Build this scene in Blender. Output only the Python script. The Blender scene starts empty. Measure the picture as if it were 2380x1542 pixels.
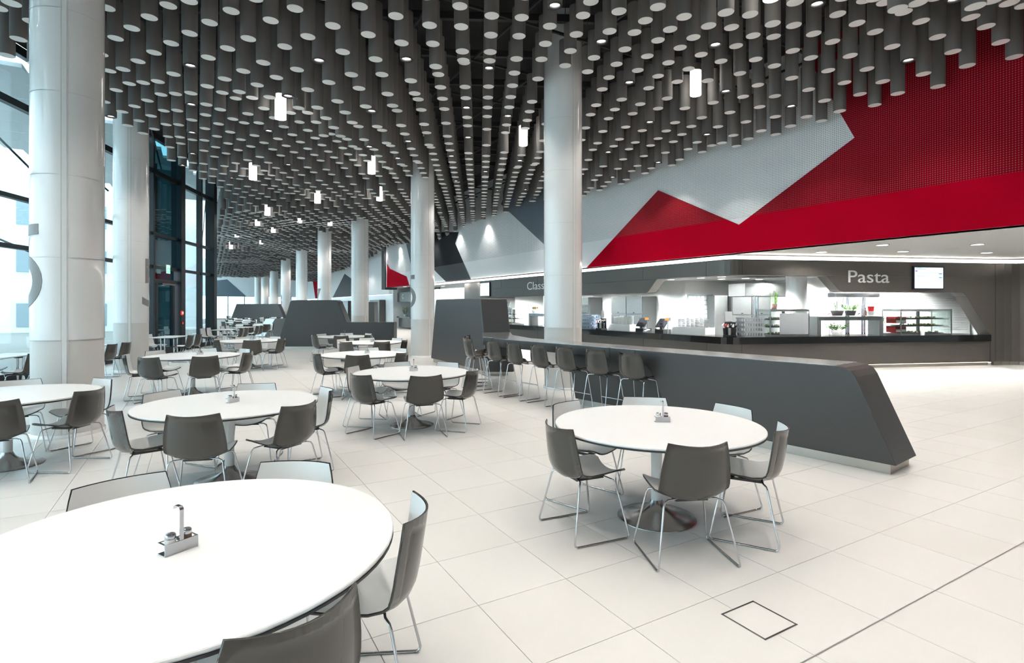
import bpy, math, random
from mathutils import Vector, Matrix
random.seed(7)
sc = bpy.context.scene
COL = sc.collection
R = math.radians

# ------------------------------------------------------------------ camera, sky, exposure
CAMZ = 1.675
FPX = 1270.0                                   # focal length in pixels of the 2380 px wide frame
cam_d = bpy.data.cameras.new('camera'); cam = bpy.data.objects.new('camera', cam_d); COL.objects.link(cam)
cam.location = (0, 0, CAMZ); cam.rotation_euler = (R(90), 0, R(-30))
cam_d.sensor_width = 36; cam_d.lens = 36 * FPX / 2380; cam_d.shift_y = -59 / 2380
cam_d.clip_start = .05; cam_d.clip_end = 300
sc.camera = cam
cy = sc.cycles; cy.max_bounces = 5; cy.diffuse_bounces = 3; cy.glossy_bounces = 2; cy.transmission_bounces = 3; cy.transparent_max_bounces = 8
cy.caustics_reflective = False; cy.caustics_refractive = False; cy.adaptive_threshold = .2; cy.use_light_tree = False
sc.view_settings.view_transform = 'Standard'; sc.view_settings.look = 'None'
sc.view_settings.exposure = 0.0; sc.view_settings.gamma = 1.0; sc.view_settings.use_curve_mapping = False
world = bpy.data.worlds.new('sky'); sc.world = world; world.use_nodes = True
bg = world.node_tree.nodes['Background']; bg.inputs[0].default_value = (.76, .92, 1.0, 1); bg.inputs[1].default_value = 4.6
SPOT_W = 156.0           # ceiling downlights
KITCHEN_W = 620.0         # kitchen ceiling panels
SOFFIT_W = 140.0          # soffit downlights
PENDANT_E = 9.0          # glow of the lit cylinders
COVE_E = 7.0

# ------------------------------------------------------------------ helpers
MATS = {}
def mat(name, col, rough=.5, metal=0.0, emit=None, es=1.0, coat=0.0, spec=.5, noise=0.0, nscale=20, bump=0.0):
    m = bpy.data.materials.new(name); m.use_nodes = True; nt = m.node_tree
    b = nt.nodes['Principled BSDF']
    b.inputs['Base Color'].default_value = (*col, 1); b.inputs['Roughness'].default_value = rough
    b.inputs['Metallic'].default_value = metal; b.inputs['Coat Weight'].default_value = coat
    b.inputs['Specular IOR Level'].default_value = spec
    if emit:
        b.inputs['Emission Color'].default_value = (*emit, 1); b.inputs['Emission Strength'].default_value = es
    if noise or bump:
        tc = nt.nodes.new('ShaderNodeTexCoord'); n = nt.nodes.new('ShaderNodeTexNoise'); n.inputs['Scale'].default_value = nscale
        n.inputs['Detail'].default_value = 3
        nt.links.new(tc.outputs['Object'], n.inputs['Vector'])
        if noise:
            mx = nt.nodes.new('ShaderNodeMix'); mx.data_type = 'RGBA'
            mx.inputs[6].default_value = (*[c * (1 - noise) for c in col], 1); mx.inputs[7].default_value = (*[min(1, c * (1 + noise)) for c in col], 1)
            nt.links.new(n.outputs['Fac'], mx.inputs[0]); nt.links.new(mx.outputs[2], b.inputs['Base Color'])
        if bump:
            bp = nt.nodes.new('ShaderNodeBump'); bp.inputs['Strength'].default_value = bump; bp.inputs['Distance'].default_value = .01
            nt.links.new(n.outputs['Fac'], bp.inputs['Height']); nt.links.new(bp.outputs['Normal'], b.inputs['Normal'])
    MATS[name] = m
    return m
def glass(name, tint, gloss=.12, rough=.0):
    m = bpy.data.materials.new(name); m.use_nodes = True; nt = m.node_tree; nt.nodes.remove(nt.nodes['Principled BSDF'])
    out = nt.nodes['Material Output']; tr = nt.nodes.new('ShaderNodeBsdfTransparent'); tr.inputs[0].default_value = (*tint, 1)
    gl = nt.nodes.new('ShaderNodeBsdfGlossy'); gl.inputs['Roughness'].default_value = rough
    lw = nt.nodes.new('ShaderNodeLayerWeight'); lw.inputs[0].default_value = .5
    fr = nt.nodes.new('ShaderNodeMath'); fr.operation = 'POWER'; fr.inputs[1].default_value = 4.0; nt.links.new(lw.outputs['Facing'], fr.inputs[0])
    mp = nt.nodes.new('ShaderNodeMath'); mp.operation = 'MULTIPLY_ADD'; mp.inputs[1].default_value = .5; mp.inputs[2].default_value = gloss
    mp.use_clamp = True
    mx = nt.nodes.new('ShaderNodeMixShader')
    nt.links.new(fr.outputs[0], mp.inputs[0]); nt.links.new(mp.outputs[0], mx.inputs[0])
    nt.links.new(tr.outputs[0], mx.inputs[1]); nt.links.new(gl.outputs[0], mx.inputs[2]); nt.links.new(mx.outputs[0], out.inputs[0])
    MATS[name] = m
    return m
def perforated(name, col, hole, axis=(1, 2), pitch=.04, rad=.29):
    """sheet of one colour with a regular grid of round holes that show the lining behind"""
    m = mat(name, col, .8, spec=.05); nt = m.node_tree; b = nt.nodes['Principled BSDF']
    tc = nt.nodes.new('ShaderNodeTexCoord'); sp = nt.nodes.new('ShaderNodeSeparateXYZ'); nt.links.new(tc.outputs['Object'], sp.inputs[0])
    sq = []
    for k, ax in enumerate(axis):
        d = nt.nodes.new('ShaderNodeMath'); d.operation = 'DIVIDE'; d.inputs[1].default_value = pitch; nt.links.new(sp.outputs[ax], d.inputs[0])
        f = nt.nodes.new('ShaderNodeMath'); f.operation = 'FRACT'; nt.links.new(d.outputs[0], f.inputs[0])
        s = nt.nodes.new('ShaderNodeMath'); s.operation = 'SUBTRACT'; s.inputs[1].default_value = .5; nt.links.new(f.outputs[0], s.inputs[0])
        p = nt.nodes.new('ShaderNodeMath'); p.operation = 'MULTIPLY'; nt.links.new(s.outputs[0], p.inputs[0]); nt.links.new(s.outputs[0], p.inputs[1])
        sq.append(p)
    a = nt.nodes.new('ShaderNodeMath'); a.operation = 'ADD'; nt.links.new(sq[0].outputs[0], a.inputs[0]); nt.links.new(sq[1].outputs[0], a.inputs[1])
    l = nt.nodes.new('ShaderNodeMath'); l.operation = 'LESS_THAN'; l.inputs[1].default_value = rad * rad; nt.links.new(a.outputs[0], l.inputs[0])
    mx = nt.nodes.new('ShaderNodeMix'); mx.data_type = 'RGBA'; mx.inputs[6].default_value = (*col, 1); mx.inputs[7].default_value = (*hole, 1)
    nt.links.new(l.outputs[0], mx.inputs[0]); nt.links.new(mx.outputs[2], b.inputs['Base Color'])
    return m

class MB:
    def __init__(s): s.v = []; s.f = []; s.m = []; s.s = []
    def add(s, vs, fs, m=0, smooth=False):
        o = len(s.v); s.v += [tuple(v) for v in vs]
        for f in fs: s.f.append([i + o for i in f]); s.m.append(m); s.s.append(smooth)
        return s
    def box(s, c, d, m=0, rz=0):
        cx, cy, cz = c; a, b, e = d[0] / 2, d[1] / 2, d[2] / 2; co, si = math.cos(rz), math.sin(rz); vs = []
        for z in (-e, e):
            for x, y in ((-a, -b), (a, -b), (a, b), (-a, b)): vs.append((cx + x * co - y * si, cy + x * si + y * co, cz + z))
        return s.add(vs, [(3, 2, 1, 0), (4, 5, 6, 7), (0, 1, 5, 4), (1, 2, 6, 5), (2, 3, 7, 6), (3, 0, 4, 7)], m)
    def prism(s, pts, z0, z1, m=0):
        n = len(pts); ar = sum(pts[i][0] * pts[(i + 1) % n][1] - pts[(i + 1) % n][0] * pts[i][1] for i in range(n))
        if ar < 0: pts = pts[::-1]
        vs = [(x, y, z0) for x, y in pts] + [(x, y, z1) for x, y in pts]
        return s.add(vs, [list(range(n))[::-1], list(range(n, 2 * n))] + [(i, (i + 1) % n, n + (i + 1) % n, n + i) for i in range(n)], m)
    def slab(s, pts3, off, m=0):
        """planar polygon of 3-D points, thickened by the vector off"""
        n = len(pts3); a = [Vector(p) for p in pts3]; o = Vector(off)
        nrm = Vector((0, 0, 0))
        for i in range(n): nrm += a[i].cross(a[(i + 1) % n])
        if nrm.dot(o) < 0: a = a[::-1]
        vs = a + [p + o for p in a]
        return s.add(vs, [list(range(n))[::-1], list(range(n, 2 * n))] + [(i, (i + 1) % n, n + (i + 1) % n, n + i) for i in range(n)], m)
    def lathe(s, prof, n=32, m=0, c=(0, 0, 0), smooth=True, caps=True):
        vs = []; fs = []
        for r, z in prof:
            for k in range(n):
                a = 2 * math.pi * k / n; vs.append((c[0] + r * math.cos(a), c[1] + r * math.sin(a), c[2] + z))
        for i in range(len(prof) - 1):
            for k in range(n): fs.append((i * n + k, i * n + (k + 1) % n, (i + 1) * n + (k + 1) % n, (i + 1) * n + k))
        s.add(vs, fs, m, smooth)
        if caps:
            if prof[0][0] > 1e-4: s.add(vs[:n], [list(range(n))[::-1]], m)
            if prof[-1][0] > 1e-4: s.add(vs[-n:], [list(range(n))], m)
        return s
    def tube(s, path, r, n=8, m=0, cap=True):
        P = [Vector(p) for p in path]; rings = []; up = None
        for i, p in enumerate(P):
            t = (P[min(i + 1, len(P) - 1)] - P[max(i - 1, 0)]).normalized()
            if up is None: up = Vector((0, 0, 1)) if abs(t.z) < .9 else Vector((1, 0, 0))
            a = (up - t * up.dot(t)).normalized(); b = t.cross(a); up = a
            rings.append([p + a * (r * math.cos(2 * math.pi * k / n)) + b * (r * math.sin(2 * math.pi * k / n)) for k in range(n)])
        vs = [v for q in rings for v in q]; fs = []
        for i in range(len(P) - 1):
            for k in range(n): fs.append((i * n + k, i * n + (k + 1) % n, (i + 1) * n + (k + 1) % n, (i + 1) * n + k))
        s.add(vs, fs, m, True)
        if cap: s.add(rings[0], [list(range(n))[::-1]], m); s.add(rings[-1], [list(range(n))], m)
        return s
    def ball(s, c, r, n=8, m=0, sz=1.0):
        pr = [(max(1e-5, r * math.sin(math.pi * i / n)), -r * sz * math.cos(math.pi * i / n)) for i in range(n + 1)]
        return s.lathe(pr, n + 2, m, c, True, False)
    def mesh(s, name, mats):
        me = bpy.data.meshes.new(name); me.from_pydata(s.v, [], s.f); me.update()
        for m in (mats if isinstance(mats, (list, tuple)) else [mats]): me.materials.append(MATS[m])
        me.polygons.foreach_set('material_index', s.m); me.polygons.foreach_set('use_smooth', s.s)
        return me
    def build(s, name, mats, parent=None, loc=None, rz=0, bevel=0):
        return place(name, s.mesh(name, mats), parent, loc, rz, bevel)
def place(name, me, parent=None, loc=None, rz=0, bevel=0):
    o = bpy.data.objects.new(name, me); COL.objects.link(o)
    if loc: o.location = loc
    if rz: o.rotation_euler = (0, 0, rz)
    if parent: o.parent = parent
    if bevel:
        b = o.modifiers.new('bevel', 'BEVEL'); b.width = bevel; b.segments = 3; b.limit_method = 'ANGLE'; b.angle_limit = R(40)
    return o
def tag(o, label, cat, group=None):
    o['label'] = label; o['category'] = cat
    if group: o['group'] = group
    return o
def struct(o, label=None, cat=None):
    o['kind'] = 'structure'
    if label: o['label'] = label
    if cat: o['category'] = cat
    return o
def thing(name, label, cat, loc=(0, 0, 0), rz=0, group=None):
    o = bpy.data.objects.new(name, None); o.empty_display_size = .05; COL.objects.link(o)
    o.location = loc; o.rotation_euler = (0, 0, rz)
    return tag(o, label, cat, group)
KIDS = {}
def copy_tree(o, loc, rz, label=None, group=None):
    c = o.copy(); COL.objects.link(c); c.location = loc; c.rotation_euler = (0, 0, rz)
    if label: c['label'] = label
    if group: c['group'] = group
    for ch in o.children:
        k = ch.copy(); COL.objects.link(k); k.parent = c
        for gch in ch.children:
            g = gch.copy(); COL.objects.link(g); g.parent = k
    return c
def text_mesh(body, size):
    cu = bpy.data.curves.new('lettering', 'FONT'); cu.body = body; cu.size = size; cu.extrude = .006; cu.resolution_u = 6
    o = bpy.data.objects.new('lettering', cu); COL.objects.link(o)
    dg = bpy.context.evaluated_depsgraph_get(); me = bpy.data.meshes.new_from_object(o.evaluated_get(dg))
    bpy.data.objects.remove(o); return me
def arc(cx, cy, r, a0, a1, n=8):
    return [(cx + r * math.cos(R(a0 + (a1 - a0) * i / n)), cy + r * math.sin(R(a0 + (a1 - a0) * i / n))) for i in range(n + 1)]
def visible(x, y, z, mg=60):
    d = .5 * x + .866 * y
    if d < .4: return False
    px = 1190 + FPX * (.866 * x - .5 * y) / d; py = 712 - FPX * (z - CAMZ) / d
    return -mg < px < 2380 + mg and -mg < py < 1542 + mg
def dist(x, y): return math.hypot(x, y)

# ------------------------------------------------------------------ materials
mat('grout', (.33, .31, .29), .8)
mat('tube_grey', (.150, .143, .136), .62, noise=.06, nscale=60)
mat('tube_end', (.90, .91, .90), .6)
mat('black', (.012, .012, .013), .6)
mat('strut', (.03, .03, .031), .6, .2)
mat('deck_black', (.008, .008, .009), .9)
mat('chrome', (.72, .72, .74), .13, 1.0)
mat('brushed', (.40, .39, .38), .22, 1.0, noise=.05, nscale=40)
mat('brushed_steel', (.40, .41, .41), .33, 1.0, noise=.04, nscale=30)
mat('plinth_metal', (.52, .49, .45), .35, 1.0)
mat('table_white', (.79, .79, .785), .38)
mat('edge_black', (.015, .015, .017), .4)
mat('pedestal_white', (.80, .81, .81), .3)
mat('shell_grey', (.048, .045, .040), .18, coat=.15, noise=.03, nscale=6)
mat('shell_white', (.87, .86, .84), .4)
mat('bracket', (.02, .02, .02), .5)
mat('column_white', (.88, .88, .87), .12, coat=.5)
mat('column_base', (.70, .685, .66), .45)
mat('digit_grey', (.22, .22, .22), .45)
mat('bar_grey', (.062, .060, .059), .38, .25, noise=.05, nscale=25)
mat('front_brown', (.095, .087, .079), .34, .55, noise=.06, nscale=18)
mat('counter_black', (.008, .008, .009), .12, coat=.5)
mat('wall_white', (.86, .88, .89), .6)
mat('wall_red', (.34, .0, .012), .8, spec=.04)
mat('wall_slate', (.15, .19, .23), .6)
mat('wall_dark', (.03, .033, .038), .6)
perforated('perf_white', (.88, .90, .91), (.30, .31, .32))
perforated('perf_red', (.22, .0, .008), (.26, .055, .06))
perforated('perf_slate', (.15, .19, .23), (.07, .08, .09))
perforated('perf_dark', (.03, .033, .038), (.015, .015, .016))
mat('soffit_white', (.80, .80, .79), .6)
mat('kitchen_white', (.90, .91, .90), .45)
mat('kitchen_tile', (.80, .83, .83), .2)
mat('kitchen_grey', (.17, .17, .17), .5)
mat('lamp_glow', (1, 1, 1), .5, emit=(1, .97, .93), es=14)
mat('cove_glow', (1, 1, 1), .5, emit=(1, .93, .84), es=COVE_E)
mat('pendant_glow', (1, 1, 1), .4, emit=(1, .95, .88), es=PENDANT_E)
mat('bar_gloss', (.80, .81, .82), .2, 1.0)
mat('led_strip', (1, 1, 1), .5, emit=(1, .88, .7), es=4)
mat('letter_steel', (.62, .63, .63), .4, .3)
mat('screen_frame', (.01, .01, .02), .3)
mat('frame_dark', (.018, .022, .026), .4, .3)
glass('pane', (.86, .95, .97), .10)
glass('pane_teal', (.30, .50, .55), .14)
glass('case_glass', (.93, .97, .96), .07)
mat('bottle_glass', (.75, .77, .76), .08, spec=.8)
mat('salt', (.85, .85, .84), .5)
mat('terracotta', (.16, .09, .07), .7)
mat('leaf', (.10, .26, .035), .5)
mat('leaf_dark', (.03, .10, .025), .5)
mat('petal', (.75, .38, .03), .5)
mat('paper', (.85, .85, .84), .7)
mat('ceramic', (.84, .85, .84), .2)
mat('crate_grey', (.30, .32, .34), .5)
mat('crate_blue', (.23, .31, .40), .5)
mat('red_plastic', (.55, .01, .02), .4)
mat('orange_display', (.5, .12, .01), .4, emit=(1, .28, .03), es=1.6)
mat('food', (.42, .27, .13), .6, noise=.5, nscale=30)
mat('food_green', (.25, .36, .10), .6, noise=.4, nscale=30)
mat('deck_wood', (.42, .47, .50), .7, noise=.1, nscale=3)
mat('outdoor_white', (.86, .90, .92), .7)
mat('outdoor_grey', (.33, .40, .44), .6)
mat('outdoor_teal', (.12, .27, .30), .4)
mat('exit_green', (.0, .22, .10), .4, emit=(.1, .9, .5), es=1.0)
mat('exit_white', (.8, .85, .85), .4, emit=(.7, 1, .9), es=.7)
mat('red_button', (.5, .01, .01), .4, emit=(1, .06, .03), es=.8)
mat('yellow_button', (.6, .3, .02), .4, emit=(1, .5, .1), es=.5)
# floor tile: pale ceramic, tile-to-tile tone from a white noise on the tile's own cell
def tile_material():
    m = mat('floor_tile', (.72, .70, .67), .30); nt = m.node_tree; b = nt.nodes['Principled BSDF']
    g = nt.nodes.new('ShaderNodeNewGeometry'); sp = nt.nodes.new('ShaderNodeSeparateXYZ'); nt.links.new(g.outputs['Position'], sp.inputs[0])
    cb = nt.nodes.new('ShaderNodeCombineXYZ')
    for k, o in ((0, TX0), (1, TY0)):
        a = nt.nodes.new('ShaderNodeMath'); a.operation = 'SUBTRACT'; a.inputs[1].default_value = o; nt.links.new(sp.outputs[k], a.inputs[0])
        d = nt.nodes.new('ShaderNodeMath'); d.operation = 'DIVIDE'; d.inputs[1].default_value = TS; nt.links.new(a.outputs[0], d.inputs[0])
        f = nt.nodes.new('ShaderNodeMath'); f.operation = 'FLOOR'; nt.links.new(d.outputs[0], f.inputs[0]); nt.links.new(f.outputs[0], cb.inputs[k])
    w = nt.nodes.new('ShaderNodeTexWhiteNoise'); w.noise_dimensions = '2D'; nt.links.new(cb.outputs[0], w.inputs[0])
    n = nt.nodes.new('ShaderNodeTexNoise'); n.inputs['Scale'].default_value = 1.7; n.inputs['Detail'].default_value = 5; nt.links.new(g.outputs['Position'], n.inputs['Vector'])
    ad = nt.nodes.new('ShaderNodeMath'); ad.operation = 'MULTIPLY_ADD'; ad.inputs[1].default_value = .45; nt.links.new(w.outputs[0], ad.inputs[0])
    n2 = nt.nodes.new('ShaderNodeMath'); n2.operation = 'MULTIPLY'; n2.inputs[1].default_value = .55; nt.links.new(n.outputs['Fac'], n2.inputs[0]); nt.links.new(n2.outputs[0], ad.inputs[2])
    mx = nt.nodes.new('ShaderNodeMix'); mx.data_type = 'RGBA'; mx.inputs[6].default_value = (.655, .632, .60, 1); mx.inputs[7].default_value = (.72, .705, .685, 1)
    nt.links.new(ad.outputs[0], mx.inputs[0]); nt.links.new(mx.outputs[2], b.inputs['Base Color'])
TS, TX0, TY0 = .6, 3.165, 1.54
tile_material()

# ------------------------------------------------------------------ floor
fl = MB(); fl.box((5, 36, -.062), (46, 100, .1)); floor = struct(fl.build('floor', 'grout'))
tm = MB(); tm.box((0, 0, -.006), (TS - .004, TS - .004, .012)); tile_me = tm.mesh('tile', 'floor_tile')
cells = []
for i in range(-30, 34):
    for j in range(-15, 132):
        x = TX0 + (i + .5) * TS; y = TY0 + (j + .5) * TS
        if x > 20.5 or x < -2.14 + .387 * (y - 20) + .2 or (y > 27 and x < .6): continue
        if any(visible(x + a, y + b, 0, 10) for a in (-.3, .3) for b in (-.3, .3)): cells.append((dist(x, y), x, y))
        elif y < 40: cells.append((1000 + dist(x, y), x, y))
cells.sort()
for k, (d, x, y) in enumerate(cells[:300]): place('tile', tile_me, floor, (x, y, 0))
rest = MB()
for d, x, y in cells[300:]:
    a = TS / 2 - .002
    rest.add([(x - a, y - a, 0), (x + a, y - a, 0), (x + a, y + a, 0), (x - a, y + a, 0), (x - a, y - a, -.012), (x + a, y - a, -.012), (x + a, y + a, -.012), (x - a, y + a, -.012)],
             [(0, 1, 2, 3), (0, 4, 5, 1), (1, 5, 6, 2), (2, 6, 7, 3), (3, 7, 4, 0)])
jn = MB(); jn.box((6, TY0, -.003), (30, .009, .006)); jn.build('expansion_joint', 'grout', floor)
o = rest.build('tile_field', 'floor_tile', floor); o['kind'] = 'stuff'
# floor hatch
h = thing('floor_hatch', 'small square metal-framed hatch let into the floor tiles', 'hatch', (2.6, 1.868, 0), 0)
m = MB()
for x, y, a, b in ((0, .13, .27, .008), (0, -.13, .27, .008), (.13, 0, .008, .25), (-.13, 0, .008, .25)): m.box((x, y, .0015), (a, b, .003))
m.build('frame', 'brushed', h); m = MB(); m.box((0, 0, .001), (.246, .246, .002)); m.build('cover', 'floor_tile', h)

# ------------------------------------------------------------------ ceiling deck with hanging grid
DECK = 7.6
m = MB(); m.prism([(-12.55, -7.5), (.57, 26.95), (1.55, 79.2), (22.75, 79.2), (22.75, -7.5)], DECK, DECK + .2); ceil = struct(m.build('ceiling', 'deck_black'))
def facade_x(y): return -2.14 + .387 * (y - 20)
g = MB()
for k in range(0, 30):
    y = 5.0 + k * 1.9; x0 = max(facade_x(y) + 1.9, 1.2 if y > 27 else -9); g.box(((x0 + 11.9) / 2, y, 7.02), (11.9 - x0, .045, .045))
for k in range(0, 9):
    x = -1.2 + k * 1.61; g.box((x, 31, 7.08), (.045, 56, .045))
for k in range(0, 9):
    g.box((1 + k * 1.3, 9.7 + k * 1.1, 7.32), (14, .10, .14), 0, R(-27))
o = g.build('grid_bars', 'strut', ceil)
# ------------------------------------------------------------------ hanging cylinders
LS, LX, LY = .53748, 11.73, 6.9036
# height steps of the cylinders' lower ends, row by row (row number, first column, steps); farther rows follow a gentle swell
ROWS = [
    (-9, -7, [-1, 0, 0, 1]),
    (-8, -10, [-1, -1, 1, 2, 1, 1]),
    (-7, -13, [-1, -1, 1, 2, 3, 2, 2]),
    (-6, -18, [-1, -1, -1, 1, 3, 4, 3, 3, 2, 1]),
    (-5, -21, [0, 1, 2, 2, 3, 4, 4, 4, 3, 2, 1]),
    (-4, -24, [1, 2, 2, 3, 3, 4, 4, 4, 4, 3, 2, 1, 0]),
    (-3, -27, [1, 3, 3, 3, 2, 3, 3, 4, 4, 4, 3, 2, 1, 0]),
    (-2, -32, [0, 0, 3, 4, 4, 3, 3, 3, 4, 4, 5, 4, 4, 3, 2, 1, 0]),
    (-1, -35, [0, 1, 2, 3, 4, 4, 4, 4, 4, 4, 4, 5, 4, 4, 3, 2, 1, 0]),
    (0, -38, [0, 1, 3, 4, 4, 5, 5, 5, 4, 5, 5, 5, 5, 5, 4, 3, 2, 1, 0, 0]),
    (1, -41, [1, 2, 2, 3, 4, 4, 4, 5, 5, 5, 5, 5, 5, 5, 5, 4, 3, 3, 2, 1, 0]),
    (2, -44, [1, 3, 3, 3, 3, 3, 3, 4, 4, 5, 5, 5, 5, 5, 5, 5, 5, 3, 3, 2, 1, 0, 0]),
    (3, -49, [1, 2, 3, 3, 3, 3, 2, 2, 2, 3, 3, 4, 4, 5, 5, 5, 5, 5, 5, 4, 3, 2, 1, 0, 0]),
    (4, -52, [2, 2, 3, 4, 3, 3, 3, 2, 1, 1, 2, 2, 4, 5, 4, 4, 4, 5, 5, 4, 4, 4, 2, 2, 1, 0, 0]),
    (5, -55, [2, 2, 2, 4, 4, 4, 3, 2, 2, 1, 0, 1, 1, 3, 6, 6, 4, 4, 4, 4, 4, 4, 4, 3, 2, 2, 1, 1]),
    (6, -56, [3, 2, 2, 4, 4, 4, 3, 2, 1, 1, 0, 0, 0, 1, 3, 4, 5, 4, 4, 4, 4, 4, 4, 3, 3, 2, 2, 1, 1]),
    (7, -55, [3, 3, 4, 4, 4, 3, 2, 1, 1, 0, -1, -1, 0, 2, 3, 4, 5, 4, 4, 4, 4, 3, 3, 2, 2, 2, 1, 0]),
    (8, -56, [3, 2, 4, 4, 4, 3, 2, 1, 1, 0, -1, -1, 0, 1, 2, 3, 4, 5, 4, 4, 4, 3, 2, 2, 2, 2, 1, 0, 0]),
    (9, -55, [2, 3, 3, 3, 3, 2, 1, 1, 1, 0, -1, -1, -1, 0, 1, 2, 4, 5, 4, 4, 2, 2, 2, 2, 2, 1, 0, 0]),
    (10, -54, [2, 3, 3, 3, 2, 1, 2, 2, 2, 1, -1, 0, 0, 0, 1, 1, 4, 4, 4, 2, 1, 1, 1, 1, 0, 0, 0, 0]),
    (11, -53, [3, 4, 4, 3, 2, 1, 3, 2, 2, 1, -1, -1, -1, 0, 0, 1, 3, 2, 1, 1, 1, 1, 1, 0, -1, -1, -1]),
    (12, -52, [4, 4, 4, 3, 2, 2, 2, 2, 2, 0, 0, -1, 0, 0, 1, 1, 1, 1, 1, 1, 1, 2, 1, 0, -1, -1, -1]),
    (13, -51, [4, 4, 3, 2, 2, 2, 2, 2, 2, 2, 0, 0, 0, 0, 1, 1, 1, 1, 1, 1, 2, 2, 1, 0, -2, -1]),
    (14, -52, [4, 3, 3, 3, 2, 2, 3, 2, 2, 2, 2, 1, 0, 0, 0, 1, 1, 1, 1, 1, 2, 2, 2, 1, -1, -2, -1]),
    (15, -51, [3, 3, 3, 2, 2, 2, 2, 2, 2, 2, 2, 1, 0, 0, 1, 1, 1, 1, 1, 2, 2, 2, 2, 1, 0, -2]),
    (16, -50, [3, 3, 3, 2, 2, 2, 2, 2, 2, 2, 2, 1, 0, 1, 1, 1, 1, 1, 1, 2, 2, 2, 2, 1, 0, -1]),
    (17, -49, [3, 3, 2, 2, 2, 2, 2, 2, 2, 2, 2, 1, 1, 1, 1, 1, 1, 1, 2, 2, 2, 2, 1, 1, 0]),
    (18, -48, [3, 3, 3, 2, 2, 1, 2, 2, 2, 2, 2, 1, 1, 1, 1, 1, 1, 2, 2, 2, 2, 1, 1, 1, 0]),
    (19, -47, [3, 3, 2, 2, 1, 1, 1, 1, 1, 2, 1, 1, 1, 1, 1, 1, 2, 2, 2, 2, 2, 1, 1, 1]),
    (20, -46, [3, 2, 2, 1, 1, 1, 1, 1, 1, 1, 1, 0, 1, 1, 1, 2, 2, 2, 2, 2, 2, 1, 1, 1]),
    (21, -45, [2, 1, 1, 1, 1, 1, 1, 0, 0, 0, -1, -1, 0, 1, 1, 2, 2, 2, 2, 2, 2, 2, 1]),
    (22, -46, [2, 2, 1, 1, 1, 1, 1, 0, 0, 0, -1, -1, -1, 0, 1, 2, 2, 2, 2, 2, 2, 2, 2, 2]),
    (23, -45, [2, 1, 1, 1, 2, 1, 0, 0, 0, 0, -1, -1, 0, 0, 1, 2, 2, 2, 2, 2, 2, 2, 2]),
    (24, -44, [2, 1, 1, 2, 2, 1, 0, 0, 0, 0, -1, 0, 0, 0, 1, 2, 2, 2, 2, 2, 2, 2, 2]),
    (25, -43, [1, 1, 2, 2, 1, 1, 1, 0, 0, 0, 0, 0, 0, 0, 1, 2, 2, 2, 2, 2, 2, 2]),
    (26, -42, [1, 1, 1, 2, 1, 1, 1, 0, 0, -1, -1, -1, 0, 0, 1, 2, 2, 2, 2, 2, 1, 1]),
    (27, -41, [1, 1, 1, 2, 1, 1, 1, 0, -1, -1, -1, -1, 0, 0, 1, 2, 2, 2, 1, 1, 1]),
    (28, -40, [1, 1, 1, 2, 2, 1, 1, -1, -1, -1, -1, -1, 0, 0, 1, 2, 1, 1, 1, 1, 1]),
    (29, -39, [1, 1, 1, 1, 1, 1, -1, -2, -2, -1, -1, -1, 0, 1, 1, 1, 1, 1, 1, 1]),
    (30, -38, [1, 1, 1, 1, 0, -1, -2, -2, -2, -1, -1, 0, 0, 1, 1, 1, 1, 1, 1, 1]),
    (31, -39, [0, 0, 0, 0, 0, -1, -1, -2, -2, -2, -1, -1, 0, 1, 1, 1, 1, 1, 1, 1]),
    (32, -38, [0, 0, 0, -1, -1, -1, -2, -2, -2, -1, -1, 0, 0, 1, 1, 1, 1, 1, 1, 1]),
    (33, -37, [-1, -1, -1, -1, -1, -1, -2, -2, -2, -1, -1, 0, 0, 1, 1, 1, 1, 1, 1]),
    (34, -38, [-1, -1, -1, -1, -1, -1, -1, -2, -1, -1, -1, 0, 0, 1, 1, 1, 1, 1, 1, 1]),
]
LSTEP, LBASE = .1145, 5.69
SPOTS = {(8,-44),(12,-44),(16,-44),(20,-44),(23,-45),(23,-47),(16,-50),(5,-37),(8,-38),(14,-38),(19,-35),(24,-40),(24,-32),(0,-26),(4,-32),(5,-25),(4,-20),(1,-21),(3,-15),(8,-32),(8,-24),(8,-20),(5,-9),(12,-30),(11,-27),(11,-21),(14,-26),(13,-21),(12,-14),(15,-15),(18,-16),(9,-7),(11,-3),(8,-2),(20,-8),(18,-6),(20,-2),(-4,-14),(-1,-15),(1,-9),(0,-4),(-4,-4),(-6,-8),(4,-4),(-3,-21)}
PENDANTS = {(-4,-18):5.93,(2,-10):6.09,(10,-38):5.58,(10,-16):5.90,(22,-38):5.61,(17,-27):5.59,(27,-29):5.55,(24,-22):5.55}
FARPEND = {(34,-34):5.5,(38,-28):5.5,(42,-34):5.45,(40,-22):5.5,(48,-30):5.4,(54,-36):5.3,(60,-30):5.2,(50,-20):5.5,(66,-36):5.0}
COLUMNS = [(-1.47, 9.2), (-1.47, 17.25)] + [(6.52, 9.2 + 8.05 * k) for k in range(9)]
TR = .115
tubes = []
def swell(x, y):
    z = 5.72 + .16 * math.sin(x * .55 + y * .35) + .12 * math.sin(y * .5 - x * .4 + 1)
    return z - (min(1, (y - 42) / 18) * .85 if y > 42 else 0)
field = [(j, i0 + 2 * k, n) for j, i0, steps in ROWS for k, n in enumerate(steps)]
for j in range(35, 118):
    for i in range(-40, 2):
        if (i - j) % 2 == 0 and LX + LS / 2 * i > .95: field.append((j, i, round((swell(LX + LS / 2 * i, LY + LS * j) - LBASE) / LSTEP)))
have = {(j, i) for j, i, n in field}; UNSEEN = set()
for j in range(24, 35):
    for i in range(-44, -30):
        x = LX + LS / 2 * i; y = LY + LS * j
        if (i - j) % 2 == 0 and (j, i) not in have and x > max(.95, facade_x(y) + 1.6): field.append((j, i, 0))
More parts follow.
